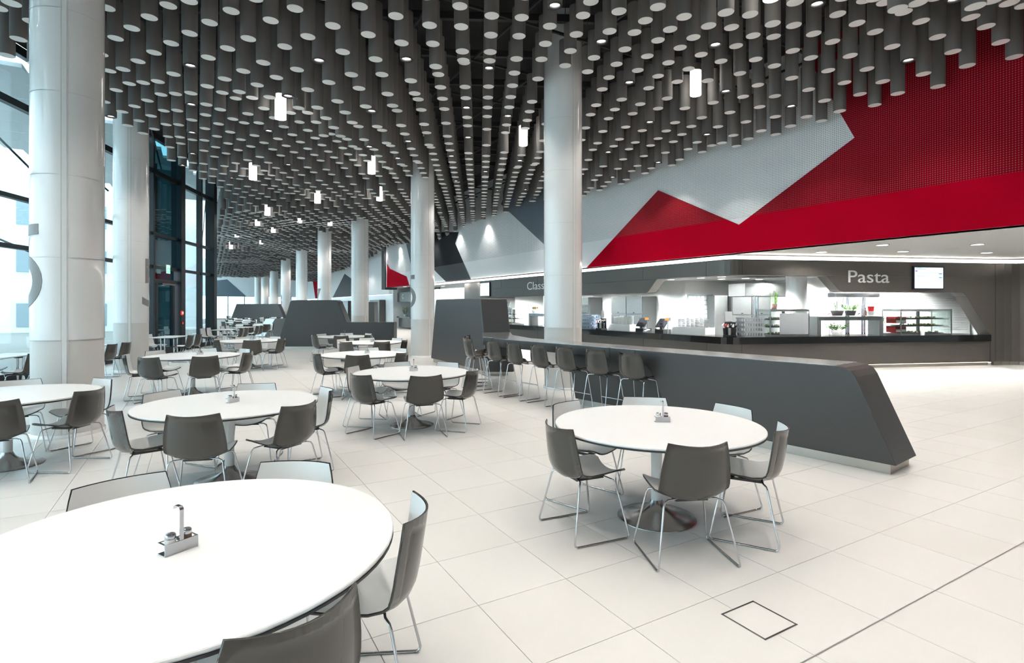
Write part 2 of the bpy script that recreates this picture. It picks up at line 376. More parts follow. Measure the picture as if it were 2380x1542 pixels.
for j in range(-24, 8):                 # the ceiling field goes on above and behind the camera
    for i in range(-76, 2):
        x = LX + LS / 2 * i; y = LY + LS * j
        if (i - j) % 2 == 0 and (j, i) not in have and .5 * x + .866 * y < 6.7 and x > facade_x(y) + 2: field.append((j, i, 1)); UNSEEN.add((j, i))
for j, i, step in field:
    if True:
        x = LX + LS / 2 * i; y = LY + LS * j
        if any(math.hypot(x - cx, y - cy) < .60 for cx, cy in COLUMNS): continue
        z = LBASE + LSTEP * step
        kind = 'plain'
        if (j, i) in PENDANTS: kind = 'pendant'; z = PENDANTS[(j, i)]
        elif (j, i) in FARPEND: kind = 'pendant'; z -= .06
        elif (j, i) in SPOTS or (j > 24 and j % 6 == 0 and i % 8 == 0) or (j < -9 and j % 4 == 0 and i % 8 == 0) or ((j, i) in UNSEEN and j % 4 == 0 and i % 8 == 0): kind = 'spot'
        tubes.append((dist(x, y), x, y, z, kind, visible(x, y, z, 40)))
tubes.sort()
TTOP = 6.73                # all cylinders hang from one level, their lower ends vary
def tube_meshes(L):
    b = MB(); b.lathe([(TR, 0), (TR, L)], 28, 0, (0, 0, 0), True, False); b.add([(TR * math.cos(2 * math.pi * k / 28), TR * math.sin(2 * math.pi * k / 28), L) for k in range(28)], [list(range(28))])
    c = MB(); c.lathe([(TR - .003, -.002), (TR - .003, .006)], 28)
    d = MB(); d.tube([(0, 0, L), (0, 0, L + .85)], .006, 6)
    return b.mesh('ceiling_tube', 'tube_grey'), c.mesh('end_cap', 'tube_end'), d.mesh('suspension_rod', 'strut')
TM = {}
ring = MB(); ring.lathe([(TR, -.003), (TR, .01), (.076, .034), (.073, .034), (.084, -.003), (TR, -.003)], 28, 0, (0, 0, 0), True, False); ring_me = ring.mesh('spot_ring', 'black')
lens = MB(); lens.lathe([(.072, .028), (.072, .034)], 24); lens_me = lens.mesh('lens', 'lamp_glow')
rods_of = {}
n_plain = 0; stuff = MB(); stuff_hi = 0
sl = {}
def spot_light(parent, z, w, ang=96, col=(1, .945, .88)):
    key = (w, ang)
    if key not in sl:
        L = bpy.data.lights.new('downlight', 'SPOT'); L.energy = w; L.spot_size = R(ang); L.spot_blend = .6; L.shadow_soft_size = .04; L.color = col; sl[key] = L
    o = bpy.data.objects.new('downlight', sl[key]); COL.objects.link(o); o.parent = parent; o.location = (0, 0, z); return o
n_spot = 0
LAB_PEND = ['glowing white cylinder pendant among the ceiling tubes']
for d, x, y, z, kind, vis in tubes:
    k = round(TTOP - z, 3)
    if k not in TM: TM[k] = tube_meshes(k)
    body, cap, rod = TM[k]
    if kind == 'plain':
        if vis and n_plain < 300 and d > 4:
            n_plain += 1
            o = place('ceiling_tube', body, None, (x, y, z)); tag(o, 'dark grey hanging ceiling cylinder with a flat pale end', 'ceiling cylinder', 'plain hanging ceiling cylinders')
            place('end_cap', cap, o); place('suspension_rod', rod, o, (0, 0, 0))
        else:
            L = TTOP - z; ns = 14 if d < 25 else 8
            stuff.lathe([(TR, 0), (TR, L)], ns, 0, (x, y, z), True, False)
            stuff.add([(x + TR * math.cos(2 * math.pi * q / ns), y + TR * math.sin(2 * math.pi * q / ns), z + L) for q in range(ns)], [list(range(ns))])
            stuff.add([(x + TR * math.cos(2 * math.pi * q / ns), y + TR * math.sin(2 * math.pi * q / ns), z) for q in range(ns)], [list(range(ns))[::-1]], 1)
    elif kind == 'spot':
        o = place('spotlight_tube', body, None, (x, y, z)); tag(o, 'dark grey hanging ceiling cylinder with a lit spotlight recessed in its end', 'spotlight', 'spotlight cylinders in the ceiling')
        place('spot_ring', ring_me, o); place('lens', lens_me, o); place('suspension_rod', rod, o)
        spot_light(o, -.01, (SPOT_W if y < 30 else SPOT_W * 1.6) * (.8 if x > 10.8 else 1)); n_spot += 1
    else:
        near = {(2,-10):'glowing white cylinder pendant hanging nearest the red wall', (10,-38):'tall glowing white cylinder pendant over the left round tables', (10,-16):'glowing white cylinder pendant just left of the middle white column', (-4,-18):'glowing white cylinder pendant cut by the top of the picture'}
        key = (round((y - LY) / LS), round((x - LX) / LS * 2))
        o = thing('cylinder_pendant', near.get(key, 'glowing white cylinder pendant in the far ceiling field'), 'pendant lamp', (x, y, z), 0, 'lit cylinder pendants')
        m = MB(); m.lathe([(TR * .96, 0), (TR * .96, .5)], 24); m.build('lamp_shade', 'pendant_glow', o)
        m = MB(); m.lathe([(TR, .5), (TR, TTOP - z)], 24); m.tube([(0, 0, TTOP - z), (0, 0, DECK - z - .01)], .006, 6); m.build('mount', 'tube_grey', o)
o = stuff.build('ceiling_tube_field', ['tube_grey', 'tube_end']); o['kind'] = 'stuff'
tag(o, 'far field of small dark grey hanging ceiling cylinders with pale ends', 'ceiling cylinder', 'plain hanging ceiling cylinders')
print('tubes', n_plain, n_spot, len(tubes))

# ------------------------------------------------------------------ right wall with its coloured panels
WX, WZ0, PZ = 12.0, 3.04, 3.94
m = MB(); m.box((WX + .16, 16.6, (WZ0 + PZ) / 2), (.3, 45.2, PZ - WZ0)); wall_r = struct(m.build('wall_right', 'wall_white'))
m = MB(); m.box((WX + .16, 16.6, (PZ + DECK) / 2), (.3, 45.2, DECK - PZ)); m.build('perforated_sheet', 'perf_white', wall_r)
def clip(poly, z, above):
    out = []; n = len(poly)
    for i in range(n):
        a, b = poly[i], poly[(i + 1) % n]; ia = (a[1] >= z) == above; ib = (b[1] >= z) == above
        if ia: out.append(a)
        if ia != ib: t = (z - a[1]) / (b[1] - a[1]); out.append((a[0] + t * (b[0] - a[0]), z))
    return out
def wall_panel(poly, low, high, name, x=WX, par=wall_r, pz=PZ, depth=.02):
    for above, mt in ((False, low), (True, high)):
        q = clip(poly, pz, above)
        if len(q) < 3: continue
        m = MB(); m.slab([(x, a, b) for a, b in q], (.0 - depth, 0, 0)); m.build(name, mt, par)
wall_panel([(15.46, WZ0), (12.0, 5.15), (9.18, 3.75), (6.35, 5.22), (6.82, 6.19), (7.52, DECK), (-5.9, DECK), (-5.9, WZ0)][::1], 'wall_red', 'perf_red', 'red_panel')
wall_panel([(21.76, 6.31), (19.11, 4.69), (17.46, 3.69), (16.89, 6.25), (20.41, 7.49)], 'wall_slate', 'perf_slate', 'slate_panel')
wall_panel([(26.42, 5.59), (26.87, 5.04), (24.96, WZ0), (28.1, WZ0), (29.54, 3.66), (31.54, 4.61), (30.48, 6.06)], 'wall_dark', 'perf_dark', 'dark_panel')
wall_panel([(34.86, 6.01), (33.61, 4.0), (32.4, 3.47), (31.7, 4.59), (31.9, 6.71), (35.56, 7.24)], 'wall_slate', 'perf_slate', 'slate_panel')
wall_panel([(38.91, 4.74), (38.3, 4.36), (34.69, 3.63), (34.18, WZ0), (39.0, WZ0)], 'wall_red', 'wall_red', 'red_panel')
# far part of the right wall, set back, and the far end wall
m = MB(); m.box((12.95, 60, 5.1), (.3, 38, 5.0)); w2 = struct(m.build('wall_right', 'wall_white'))
m = MB(); m.slab([(12.8, 47.0, 2.62), (12.8, 51.5, 4.0), (12.8, 55.5, 4.9), (12.8, 61, 2.62)], (-.02, 0, 0)); m.build('dark_panel', 'wall_dark', w2)
m = MB(); m.slab([(12.8, 68, 2.62), (12.8, 68, 5.6), (12.8, 73, 5.2), (12.8, 71, 2.62)], (-.02, 0, 0)); m.build('red_panel', 'wall_red', w2)
m = MB(); m.box((12.4, 39.7, 5.2), (.9, .9, 4.6)); struct(m.build('wall_right', 'wall_dark'))
m = MB(); m.box((7, 79, 5.3), (13, .4, 4.7)); wall_f = struct(m.build('wall_far', 'wall_white'))
m = MB(); m.slab([(1.9, 78.8, 2.95), (2.0, 78.8, 4.9), (3.4, 78.8, 5.1), (5.6, 78.8, 2.95)], (0, -.03, 0)); m.build('slate_panel', 'wall_slate', wall_f)
m = MB(); m.box((4, -7.4, 3.8), (40, .3, 7.6)); struct(m.build('wall_back', 'wall_white'))
m = MB(); m.box((22.6, 10, 3.8), (.3, 35, 7.6)); struct(m.build('wall_side', 'wall_white'))
m = MB(); m.box((17.4, 40.5, 1.52), (9, .3, 3.04)); struct(m.build('wall_end', 'wall_white'))
# shop fronts under the far right wall
sf = thing('shop_front', 'far white and dark shop fronts beneath the distant right wall', 'shop front', (13.1, 60, 0))
m = MB(); m.box((.6, 0, 1.3), (.2, 38, 2.6)); m.build('back_wall', 'kitchen_white', sf)
for k, (yy, w) in enumerate(((-14, 3), (-8, 2.2), (-3, 3.4), (4, 3), (11, 3))):
    m = MB(); m.box((.2, yy, 1.1), (.5, w, 2.2)); m.build('dark_bay', 'front_brown', sf)
# glass between the far hall and outside
def window(name, p0, p1, z0, z1, nb, frame='frame_dark', pane='pane', rails=()):
    p0 = Vector((*p0, 0)); p1 = Vector((*p1, 0)); u = (p1 - p0); L = u.length; u.normalize(); a = math.atan2(u.y, u.x)
    fr = MB(); fr.box((*((p0 + p1) / 2).xy, z0 + .04), (L, .16, .08), 0, a); w = struct(fr.build(name, frame))
    for k in range(nb + 1):
        q = p0 + u * (L * k / nb); mm = MB(); mm.box((q.x, q.y, (z0 + z1) / 2), (.09, .16, z1 - z0), 0, a); mm.build('mullion', frame, w)
    for zz in list(rails) + [z1]:
        mm = MB(); mm.box((*((p0 + p1) / 2).xy, zz), (L, .12, .09), 0, a); mm.build('transom', frame, w)
    zs = [z0] + list(rails) + [z1]
    for k in range(nb):
        for zi in range(len(zs) - 1):
            q = p0 + u * (L * (k + .5) / nb); mm = MB(); mm.box((q.x, q.y, (zs[zi] + zs[zi + 1]) / 2), (L / nb - .09, .012, zs[zi + 1] - zs[zi] - .08), 0, a); mm.build('pane', pane, w)
    return w
window('window_1', (.57, 26.95), (1.55, 78.8), 0, 7.4, 9, rails=(3.0, 4.1))
window('window_2', (1.6, 79), (13, 79), 0, 2.95, 6)

# ------------------------------------------------------------------ slanted glass front on the left, with the door
YM = [-6.5, -3, .5, 4.0, 7.0, 9.8, 12.6, 15.3, 18.0, 20.7, 22.1, 24.0, 25.8, 26.95]
fa = math.atan2(1, .387)
def fp(y, off=0): return (facade_x(y) - off * math.sin(fa), y + off * math.cos(fa))
y0, y1 = YM[0], YM[-1]; L = (y1 - y0) / math.sin(fa); c = fp((y0 + y1) / 2)
m = MB(); m.box((*c, .09), (L, .22, .18), 0, fa); win = struct(m.build('window_3', 'frame_dark'))
RZ = [.18, 3.02, 4.14, 6.26, 7.5]
for zz, hh in ((3.02, .10), (4.14, .10), (6.26, .16), (7.5, .2)):
    m = MB(); m.box((*c, zz), (L, .14, hh), 0, fa); m.build('transom', 'frame_dark', win)
for y in YM:
    wd = .34 if y == 24.0 else (.30 if y > 26 else .12)
    m = MB(); p = fp(y); m.box((*p, 3.8), (wd, .36 if wd > .2 else .2, 7.6), 0, fa); m.build('mullion', 'frame_dark', win)
for k in range(len(YM) - 1):
    a, b = YM[k], YM[k + 1]; p = fp((a + b) / 2); w = (b - a) / math.sin(fa) - .1
    for q in range(4):
        if YM[k] == 22.1 and q == 0: continue
        m = MB(); m.box((*p, (RZ[q] + RZ[q + 1]) / 2), (w, .014, RZ[q + 1] - RZ[q] - .1), 0, fa)
        m.build('pane', 'pane_teal' if a in (22.1,) else 'pane', win)
# glazed door in its bay
dl = thing('door_1', 'dark framed glass door in the slanted window front', 'door', (*fp(22.95), 0), fa); dl['kind'] = 'structure'
m = MB()
for x, z, w, hh in ((-.62, 1.25, .12, 2.5), (.62, 1.25, .14, 2.5), (0, 2.55, 1.7, .12), (-.85, 1.5, .1, 3.0)): m.box((x, 0, z), (w, .12, hh))
m.box((0, 0, .1), (1.2, .1, .2)); m.build('door_frame', 'frame_dark', dl)
m = MB(); m.box((0, 0, 1.35), (1.12, .014, 2.3)); m.build('pane', 'pane_teal', dl)
m = MB(); m.box((0, 0, 2.78), (1.5, .014, .36)); m.build('pane', 'pane_teal', dl)
m = MB(); m.tube([(-.53, .09, .75), (-.53, .09, 1.35)], .014); m.tube([(-.53, .03, 1.05), (-.53, .11, 1.05), (-.38, .11, 1.05)], .012); m.build('door_handle', 'brushed', dl)
m = MB(); m.box((.1, -.09, 2.45), (.95, .05, .05)); m.build('door_closer', 'brushed', dl)
# exit sign below the transom
es = thing('exit_sign', 'small green running-figure exit sign above the glass door', 'sign', (*fp(22.9, -.16), 2.98), fa)
m = MB(); m.box((0, 0, 0), (.24, .03, .3)); m.build('sign_box', 'exit_white', es)
m = MB(); m.box((0, -.018, -.04), (.2, .006, .17)); m.build('sign_face', 'exit_green', es)
m = MB(); m.box((-.05, -.022, -.04), (.06, .004, .12)); m.ball((.03, -.022, .01), .014, 6); m.box((.03, -.022, -.045), (.03, .004, .07), 0); m.box((.045, -.022, -.10), (.05, .004, .014)); m.build('figure', 'exit_white', es)
for zz, mt, lab in ((1.42, 'red_button', 'small red alarm box on the dark post beside the glass door'), (1.04, 'yellow_button', 'small box with a glowing orange ring below the red alarm box')):
    b = thing('call_point', lab, 'alarm box', (*fp(23.85, -.2), zz), fa)
    m = MB(); m.box((0, 0, 0), (.13, .04, .15)); m.build('box', 'red_button' if zz > 1.2 else 'black', b)
    m = MB(); m.lathe([(.045, 0), (.045, .01)], 16); o = m.build('button', 'exit_white' if zz > 1.2 else 'red_button', b, (0, -.02, 0)); o.rotation_euler = (R(90), 0, 0)
# ------------------------------------------------------------------ outside
m = MB(); m.box((-15, 24, -.09), (36, 60, .1)); struct(m.build('terrace', 'deck_wood'))
so = MB()
for k in range(22):
    y = 6 + k * 1.25; x1 = facade_x(y) - .3; so.box((x1 - 2.6, y, 7.25), (5.2, 1.22, .1))
o = so.build('overhang', 'outdoor_white'); struct(o)
bl = thing('building', 'pale building with windows seen outside through the left glass', 'building', (-12, 46, 0))
m = MB(); m.box((0, 0, 5), (24, 1, 11)); m.build('wall', 'outdoor_white', bl)
for k in range(7):
    for zz in (1.1, 4.6, 7.6):
        m = MB(); m.box((-9.5 + k * 3.1, -.52, zz), (1.5, .06, 1.5)); wn = m.build('window', 'outdoor_grey', bl)
        mm = MB(); mm.box((-9.5 + k * 3.1, -.56, zz), (.06, .04, 1.5)); mm.build('glazing_bar', 'outdoor_white', wn)
vb = thing('entrance_lobby', 'dark teal glazed entrance lobby behind the door glass outside', 'lobby', (-1.55, 25.4, 0))
m = MB(); m.box((0, 0, 3.5), (1.6, .3, 7.0)); m.build('wall', 'outdoor_teal', vb)
m = MB(); m.box((.2, -.18, 3.6), (.06, .06, 7.2)); m.build('post', 'frame_dark', vb)
for (a, b) in (((-5.2, 17.5, 7.0), (-3.6, 20.5, 5.0)), ((-6.5, 17, 4.5), (-3.0, 23, 2.6)), ((-4.0, 22.0, 6.9), (-2.6, 23.0, 5.6))):
    m = MB(); m.tube([a, b], .03, 6); tag(m.build('bracing_rod', 'frame_dark'), 'thin dark slanting steel rod outside the left glass', 'rod', 'bracing rods outside')

# ------------------------------------------------------------------ white columns
CR = .39
def column_parts():
    me = {}
    seams = [1.24, 2.29, 3.34, 4.39, 5.44, 6.49, 7.6]; me['panels'] = []
    for a, b in zip(seams[:-1], seams[1:]):
        q = MB(); q.lathe([(CR, a + .003), (CR, b - .003)], 64, 0, (0, 0, 0), True, False); me['panels'].append(q.mesh('cladding_panel', 'column_white'))
    q = MB(); q.lathe([(CR - .012, .03), (CR - .012, 7.58)], 48, 0, (0, 0, 0), True, False); me['core'] = q.mesh('core', 'column_base')
    q = MB(); q.lathe([(CR - .006, .05), (CR - .006, 1.232)], 64, 0, (0, 0, 0), True, False); me['low'] = q.mesh('lower_cladding', 'column_base')
    q = MB(); q.lathe([(CR + .01, 0), (CR + .01, .045), (CR - .02, .05)], 48, 0, (0, 0, 0), True, False); me['ring'] = q.mesh('base_ring', 'column_white')
    q = MB(); q.box((0, 0, 3.8), (.05, .03, 7.5)); me['strip'] = q.mesh('joint_strip', 'column_white')
    q = MB(); q.box((0, 0, 3.8), (.012, .034, 7.5)); me['groove'] = q.mesh('groove', 'column_base')
    return me
CM = column_parts()
CLAB = ['white column nearest the camera at the left edge with part of a grey numeral', 'white column beside the glass door with a grey numeral', 'white column standing behind the long bar under the ceiling cylinders', 'white column with a blue-grey numeral left of the tall grey block',
        'white column rising behind the grey island wall', 'slim white column fourth from the bar in the central row', 'slim white column fifth in the central row', 'slim white column sixth in the central row', 'distant white column seventh in the central row', 'distant white column eighth in the central row', 'farthest white column of the central row']
def digit(parent, ch, ang, z0, hgt):
    me = text_mesh(ch, hgt / .7); xs = [v.co.x for v in me.vertices]; ys = [v.co.y for v in me.vertices]; cx = (min(xs) + max(xs)) / 2; k = hgt / (max(ys) - min(ys)); yb = min(ys)
    import bmesh
    bm = bmesh.new(); bm.from_mesh(me)
    for _ in range(3): bmesh.ops.subdivide_edges(bm, edges=[e for e in bm.edges if e.calc_length() > .06], cuts=1)
    bmesh.ops.triangulate(bm, faces=bm.faces[:])
    for v in bm.verts:
        a = ang + (v.co.x - cx) * k * 1.0 / CR; r = CR + .004 + (.002 if v.co.z > 0 else -.004)
        v.co = (r * math.cos(a), r * math.sin(a), z0 + (v.co.y - yb) * k)
    bm.to_mesh(me); bm.free(); me.materials.clear(); me.materials.append(MATS['digit_grey'])
    place('numeral', me, parent)
for k, (x, y) in enumerate(COLUMNS):
    t = thing('column', CLAB[k], 'column', (x, y, 0), 0, 'white round columns')
    for me in CM['panels']: place('cladding_panel', me, t)
    place('core', CM['core'], t); place('lower_cladding', CM['low'], t); place('base_ring', CM['ring'], t)
    ac = math.atan2(-y, -x); sa = ac + (-.10 if k < 2 else .62)
    place('joint_strip', CM['strip'], t, ((CR - .008) * math.cos(sa), (CR - .008) * math.sin(sa), 0), sa + R(90))
    for da in (-.085, .085): place('groove', CM['groove'], t, ((CR - .011) * math.cos(sa + da), (CR - .011) * math.sin(sa + da), 0), sa + da + R(90))
    if k == 0: digit(t, '5', ac - R(84), 1.66, 1.05)
    if k == 1: digit(t, '5', ac + R(88), 1.66, 1.25)
    if k == 3: digit(t, '5', ac - R(78), 1.62, 1.08)
    if k == 5: digit(t, '7', ac - R(80), 1.62, 1.08)
    if k == 7: digit(t, '3', ac - R(88), 1.62, 1.08)

# ------------------------------------------------------------------ long bar with its tall block, and the island behind
def mix(a, b, t): return (a[0] + (b[0] - a[0]) * t, a[1] + (b[1] - a[1]) * t)
BT = 1.04
F0, F1 = (5.95, 2.76), (5.0, 9.55)            # front edge
B0, B1 = (6.56, 2.86), (5.66, 9.75)           # back edge
bu = Vector((F1[0] - F0[0], F1[1] - F0[1], 0)).normalized()
bar = thing('bar_counter', 'long dark grey bar counter with slanted end beside the right round table', 'bar counter', (0, 0, 0))
FN = (F0[0] - bu.x * .0, F0[1])
# front cheek: trapezoid face, slanted at both ends, from the near end to the knee recess
e0 = Vector((F0[0], F0[1], 0)); bn = Vector((-bu.y, bu.x, 0))   # bn points to the front (towards the tables)
def bp(s, w, z): q = e0 + bu * s - bn * w; return (q.x, q.y, z)   # s along the bar, w back from the front edge
prof = [(.0, .10), (.36, .94), (.40, 1.0), (.46, 1.03), (.54, BT), (3.24, BT), (3.24, .86), (3.04, .82), (2.92, .72), (2.6, .10)]
m = MB(); m.slab([bp(s, 0, z) for s, z in prof], tuple(-bn * .61)); m.build('bar_body', 'bar_grey', bar, bevel=.012)
m = MB(); m.slab([bp(s, .32, z) for s, z in ((2.5, .10), (2.8, .86), (4.95, .86), (4.78, .10))], tuple(-bn * .27)); m.build('recessed_panel', 'bar_grey', bar)
m = MB(); m.slab([bp(s, .035, z) for s, z in ((.06, 0), (.06, .10), (2.58, .10), (2.58, 0))], tuple(-bn * .54)); m.build('plinth', 'plinth_metal', bar)
m = MB(); m.slab([bp(s, .35, z) for s, z in ((2.6, 0), (2.6, .10), (4.74, .10), (4.74, 0))], tuple(-bn * .21)); m.build('plinth', 'plinth_metal', bar)
# bar top with a deep front edge, in two lengths with a seam, then the wide end that meets the tall block
m = MB(); m.slab([bp(s, 0, z) for s, z in ((3.24, .86), (3.24, BT), (3.72, BT), (3.72, .87))], tuple(-bn * .61)); m.build('bar_top', 'bar_grey', bar)
q = [bp(3.725, 0, 0)[:2], bp(6.4, 0, 0)[:2], bp(6.75, .03, 0)[:2], bp(6.95, .14, 0)[:2], (5.06, 9.95), (5.97, 11.76), (6.55, 11.43), (5.98, 10.35), bp(6.3, .62, 0)[:2], bp(3.725, .61, 0)[:2]]
m = MB(); m.prism(q, .885, BT); m.build('bar_top', 'bar_grey', bar, bevel=.01)
# polished sheets laid on the top
def inset(q, d):
    c_ = (sum(p[0] for p in q) / len(q), sum(p[1] for p in q) / len(q)); return [(p[0] + (c_[0] - p[0]) * d, p[1] + (c_[1] - p[1]) * d) for p in q]
m = MB(); m.prism(inset(q, .012), BT, BT + .004); m.build('top_sheet', 'bar_gloss', bar)
m = MB(); m.prism([bp(.56, .012, 0)[:2], bp(3.71, .012, 0)[:2], bp(3.71, .60, 0)[:2], bp(.56, .60, 0)[:2]], BT, BT + .004); m.build('top_sheet', 'bar_gloss', bar)
# tall block behind the bar end
tb = thing('tall_block', 'tall dark grey trapezoid block at the far end of the bar', 'partition block', (0, 0, 0))
def wedge(par, name, pts_bot, pts_top, z0, z1, mt, bev=.03):
    n = len(pts_bot); vs = [(x, y, z0) for x, y in pts_bot] + [(x, y, z1) for x, y in pts_top]
    m = MB(); m.add(vs, [list(range(n))[::-1], list(range(n, 2 * n))] + [(i, (i + 1) % n, n + (i + 1) % n, n + i) for i in range(n)]); return m.build(name, mt, par, bevel=bev)
wedge(tb, 'block_body', [(6.00, 11.6), (6.58, 11.27), (6.75, 15.2), (6.12, 15.5)], [(6.02, 12.0), (6.60, 11.67), (6.74, 14.8), (6.12, 15.1)], .1, 1.87, 'bar_grey')
wedge(tb, 'plinth', [(6.04, 11.75), (6.52, 11.5), (6.68, 15.1), (6.16, 15.4)], [(6.04, 11.75), (6.52, 11.5), (6.68, 15.1), (6.16, 15.4)], 0, .1, 'plinth_metal', 0)
# island in the middle distance: tall trapezoid wall with a low counter running right
isl = thing('island_wall', 'wide dark grey trapezoid island wall with a low counter, behind the centre tables', 'partition block', (2.71, 23.03, 0), R(-30))
def isp(pts, y0, y1, name, mt, bev=.02):
    m = MB(); m.slab([(x, y0, z) for x, z in pts], (0, y1 - y0, 0)); return m.build(name, mt, isl, bevel=bev)
isp([(0, .1), (.52, 1.86), (.60, 1.91), (2.30, 1.91), (2.38, 1.86), (2.72, 1.04), (4.56, 1.04), (4.56, .1)], 0, .6, 'wall_body', 'bar_grey')
isp([(.05, 0), (.05, .1), (4.5, .1), (4.5, 0)], .04, .5, 'plinth', 'plinth_metal', 0)
iw = thing('island_counter', 'low dark grey counter end sloping behind the left of the island wall', 'counter', (3.2, 32.2, 0), R(-30))
m = MB(); m.slab([(0, 0, .05), (.55, 0, 1.0), (3.2, 0, 1.0), (3.2, 0, .05)], (0, .7, 0)); m.build('counter_body', 'front_brown', iw, bevel=.03)
m = MB(); m.slab([(-.55, .1, .05), (0, .1, 1.0), (.53, .0, .98), (-.02, .0, .05)], (0, .6, 0)); m.build('sloped_end', 'brushed_steel', iw)
fw = thing('distant_wedge', 'distant blue-grey trapezoid wall beyond the crowded tables', 'partition block', (2.6, 49.0, 0), R(-30))
m = MB(); m.slab([(-.5, 0, 0), (.2, 0, 1.85), (3.5, 0, 1.85), (4.3, 0, 0)], (0, .6, 0)); m.build('wall_body', 'bar_grey', fw)
b2 = thing('tall_block', 'narrow dark brown block standing right of the second far column', 'partition block', (7.6, 29.0, 0), R(-30))
m = MB(); m.slab([(0, 0, 0), (0, 0, 1.9), (.62, 0, 1.9), (.66, 0, 0)], (0, .8, 0)); m.build('block_body', 'front_brown', b2)

# ------------------------------------------------------------------ serving fronts (two counters that meet at a rounded corner)
C0 = Vector((11.85, 9.35, 0)); pu = Vector((.94, -.342, 0)); pn = Vector((.342, .94, 0)); pa = math.atan2(pu.y, pu.x)
def pf(u, off=0, z=0): q = C0 + pu * u + pn * off; return (q.x, q.y, z)
# plan path of the front, left to right: along Y, rounded corner, along pu
RC = .45; turn = pa - R(-90)            # turning angle
tl = RC * math.tan(abs(turn) / 2)
def corner(off):
    # arc tangent to both fronts, offset inwards by off
    cx = C0.x + RC; cy = C0.y + tl
    r = RC - off
    return [(cx + r * math.cos(R(180) + turn * i / 8), cy + r * math.sin(R(180) + turn * i / 8)) for i in range(9)]
YL = 23.64
front = thing('serving_facade', 'dark brown serving front with lettering above the two lit counters', 'serving front', (0, 0, 0))
def band(z0, z1, off0, off1, name, mt, par, ustart=None, uend=8.05, y_from=YL, bev=0):
    """a band that follows the front from the left end round the corner to uend"""
    out = [(C0.x + off0, y_from)] + corner(off0) + [pf(uend, off0)[:2]]
    inn = [(C0.x + off1, y_from)] + corner(off1) + [pf(uend, off1)[:2]]
    m = MB(); n = len(out)
    for i in range(n - 1):
        a, b, c_, d = out[i], out[i + 1], inn[i + 1], inn[i]
        vs = [(*a, z0), (*b, z0), (*c_, z0), (*d, z0), (*a, z1), (*b, z1), (*c_, z1), (*d, z1)]
        m.add(vs, [(0, 3, 2, 1), (4, 5, 6, 7), (0, 1, 5, 4), (2, 3, 7, 6)], 0, False)
    for i in (0, n - 1):
        a, d = out[i], inn[i]; vs = [(*a, z0), (*d, z0), (*d, z1), (*a, z1)]; m.add(vs, [(0, 1, 2, 3) if i else (3, 2, 1, 0)])
    return m.build(name, mt, par)
band(2.48, 2.87, 0, .35, 'fascia', 'front_brown', front, uend=8.2)
# drop-down fascia pieces with slanted ends
m = MB(); m.slab([(C0.x, y, z) for y, z in ((YL, 2.08), (YL, 2.48), (11.91, 2.48), (12.24, 2.14), (12.32, 2.09), (12.40, 2.08))], (.35, 0, 0)); m.build('fascia_drop', 'front_brown', front, bevel=.01)
m = MB(); m.slab([pf(u, 0, z) for u, z in ((2.80, 2.48), (3.16, 2.12), (3.24, 2.07), (3.32, 2.05), (6.98, 2.05), (7.12, 2.03), (7.22, 1.96), (8.02, .86), (8.2, .86), (8.2, 2.48))], tuple(pn * .35)); m.build('fascia_drop', 'front_brown', front, bevel=.01)
m = MB(); m.slab([pf(u, 0, z) for u, z in ((8.04, .1), (8.2, .1), (8.2, .86), (8.04, .86))], tuple(pn * .35)); m.build('end_panel', 'front_brown', front)
# curved end panels at the far right
pc = [pf(8.205)[:2], pf(8.5)[:2], pf(8.72, -.03)[:2], pf(8.92, -.10)[:2], pf(9.06, -.2)[:2], pf(9.2, -.36)[:2], pf(9.9, -1.6)[:2], pf(10.8, -3.4)[:2]]
for a, b, nm in ((0, 5, 'curved_panel'), (5, 7, 'end_panel')):
    m = MB()
    for i in range(a, b):
        p, q = pc[i], pc[i + 1]; dx, dy = q[0] - p[0], q[1] - p[1]; l = math.hypot(dx, dy); nx, ny = -dy / l * .1, dx / l * .1
        m.prism([p, q, (q[0] + nx, q[1] + ny), (p[0] + nx, p[1] + ny)], .1, 2.87)
    m.build(nm, 'front_brown', front)
m = MB()
for i in range(7):
    p, q = pc[i], pc[i + 1]; dx, dy = q[0] - p[0], q[1] - p[1]; l = math.hypot(dx, dy); nx, ny = -dy / l, dx / l
    m.prism([(p[0] + nx * .05, p[1] + ny * .05), (q[0] + nx * .05, q[1] + ny * .05), (q[0] + nx * .12, q[1] + ny * .12), (p[0] + nx * .12, p[1] + ny * .12)], 0, .1)
m.build('plinth', 'plinth_metal', front)
ctr = thing('serving_counter', 'dark brown serving counter with a thick black worktop edge', 'counter', (0, 0, 0))
band(.10, .69, .02, .8, 'counter_front', 'front_brown', ctr, uend=8.03)
band(.69, .87, -.05, .85, 'worktop', 'counter_black', ctr, uend=8.0)
band(0, .10, .07, .3, 'plinth', 'plinth_metal', ctr, uend=8.03)
band(.088, .098, .045, .065, 'led_strip', 'led_strip', ctr, uend=8.03)
# panel joints of the counter front and fascia (thin recessed lines as slim dark strips)
for y in (21.5, 18.5, 15.5, 12.5, 10.1):
    m = MB(); m.box((C0.x + .0185, y, .395), (.006, .008, .58)); m.build('joint', 'black', ctr)
    m = MB(); m.box((C0.x - .001, y, 2.675), (.006, .008, .38)); m.build('joint', 'black', front)
for u in (.35, 8.2):
    m = MB(); m.box(pf(u, -.001, 2.675 if u < 5 else 1.48), (.008, .006, .38 if u < 5 else 2.76), 0, pa); m.build('joint', 'black', front)
m = MB(); m.box(pf(.35, .0185, .395), (.008, .006, .58), 0, pa); m.build('joint', 'black', ctr)
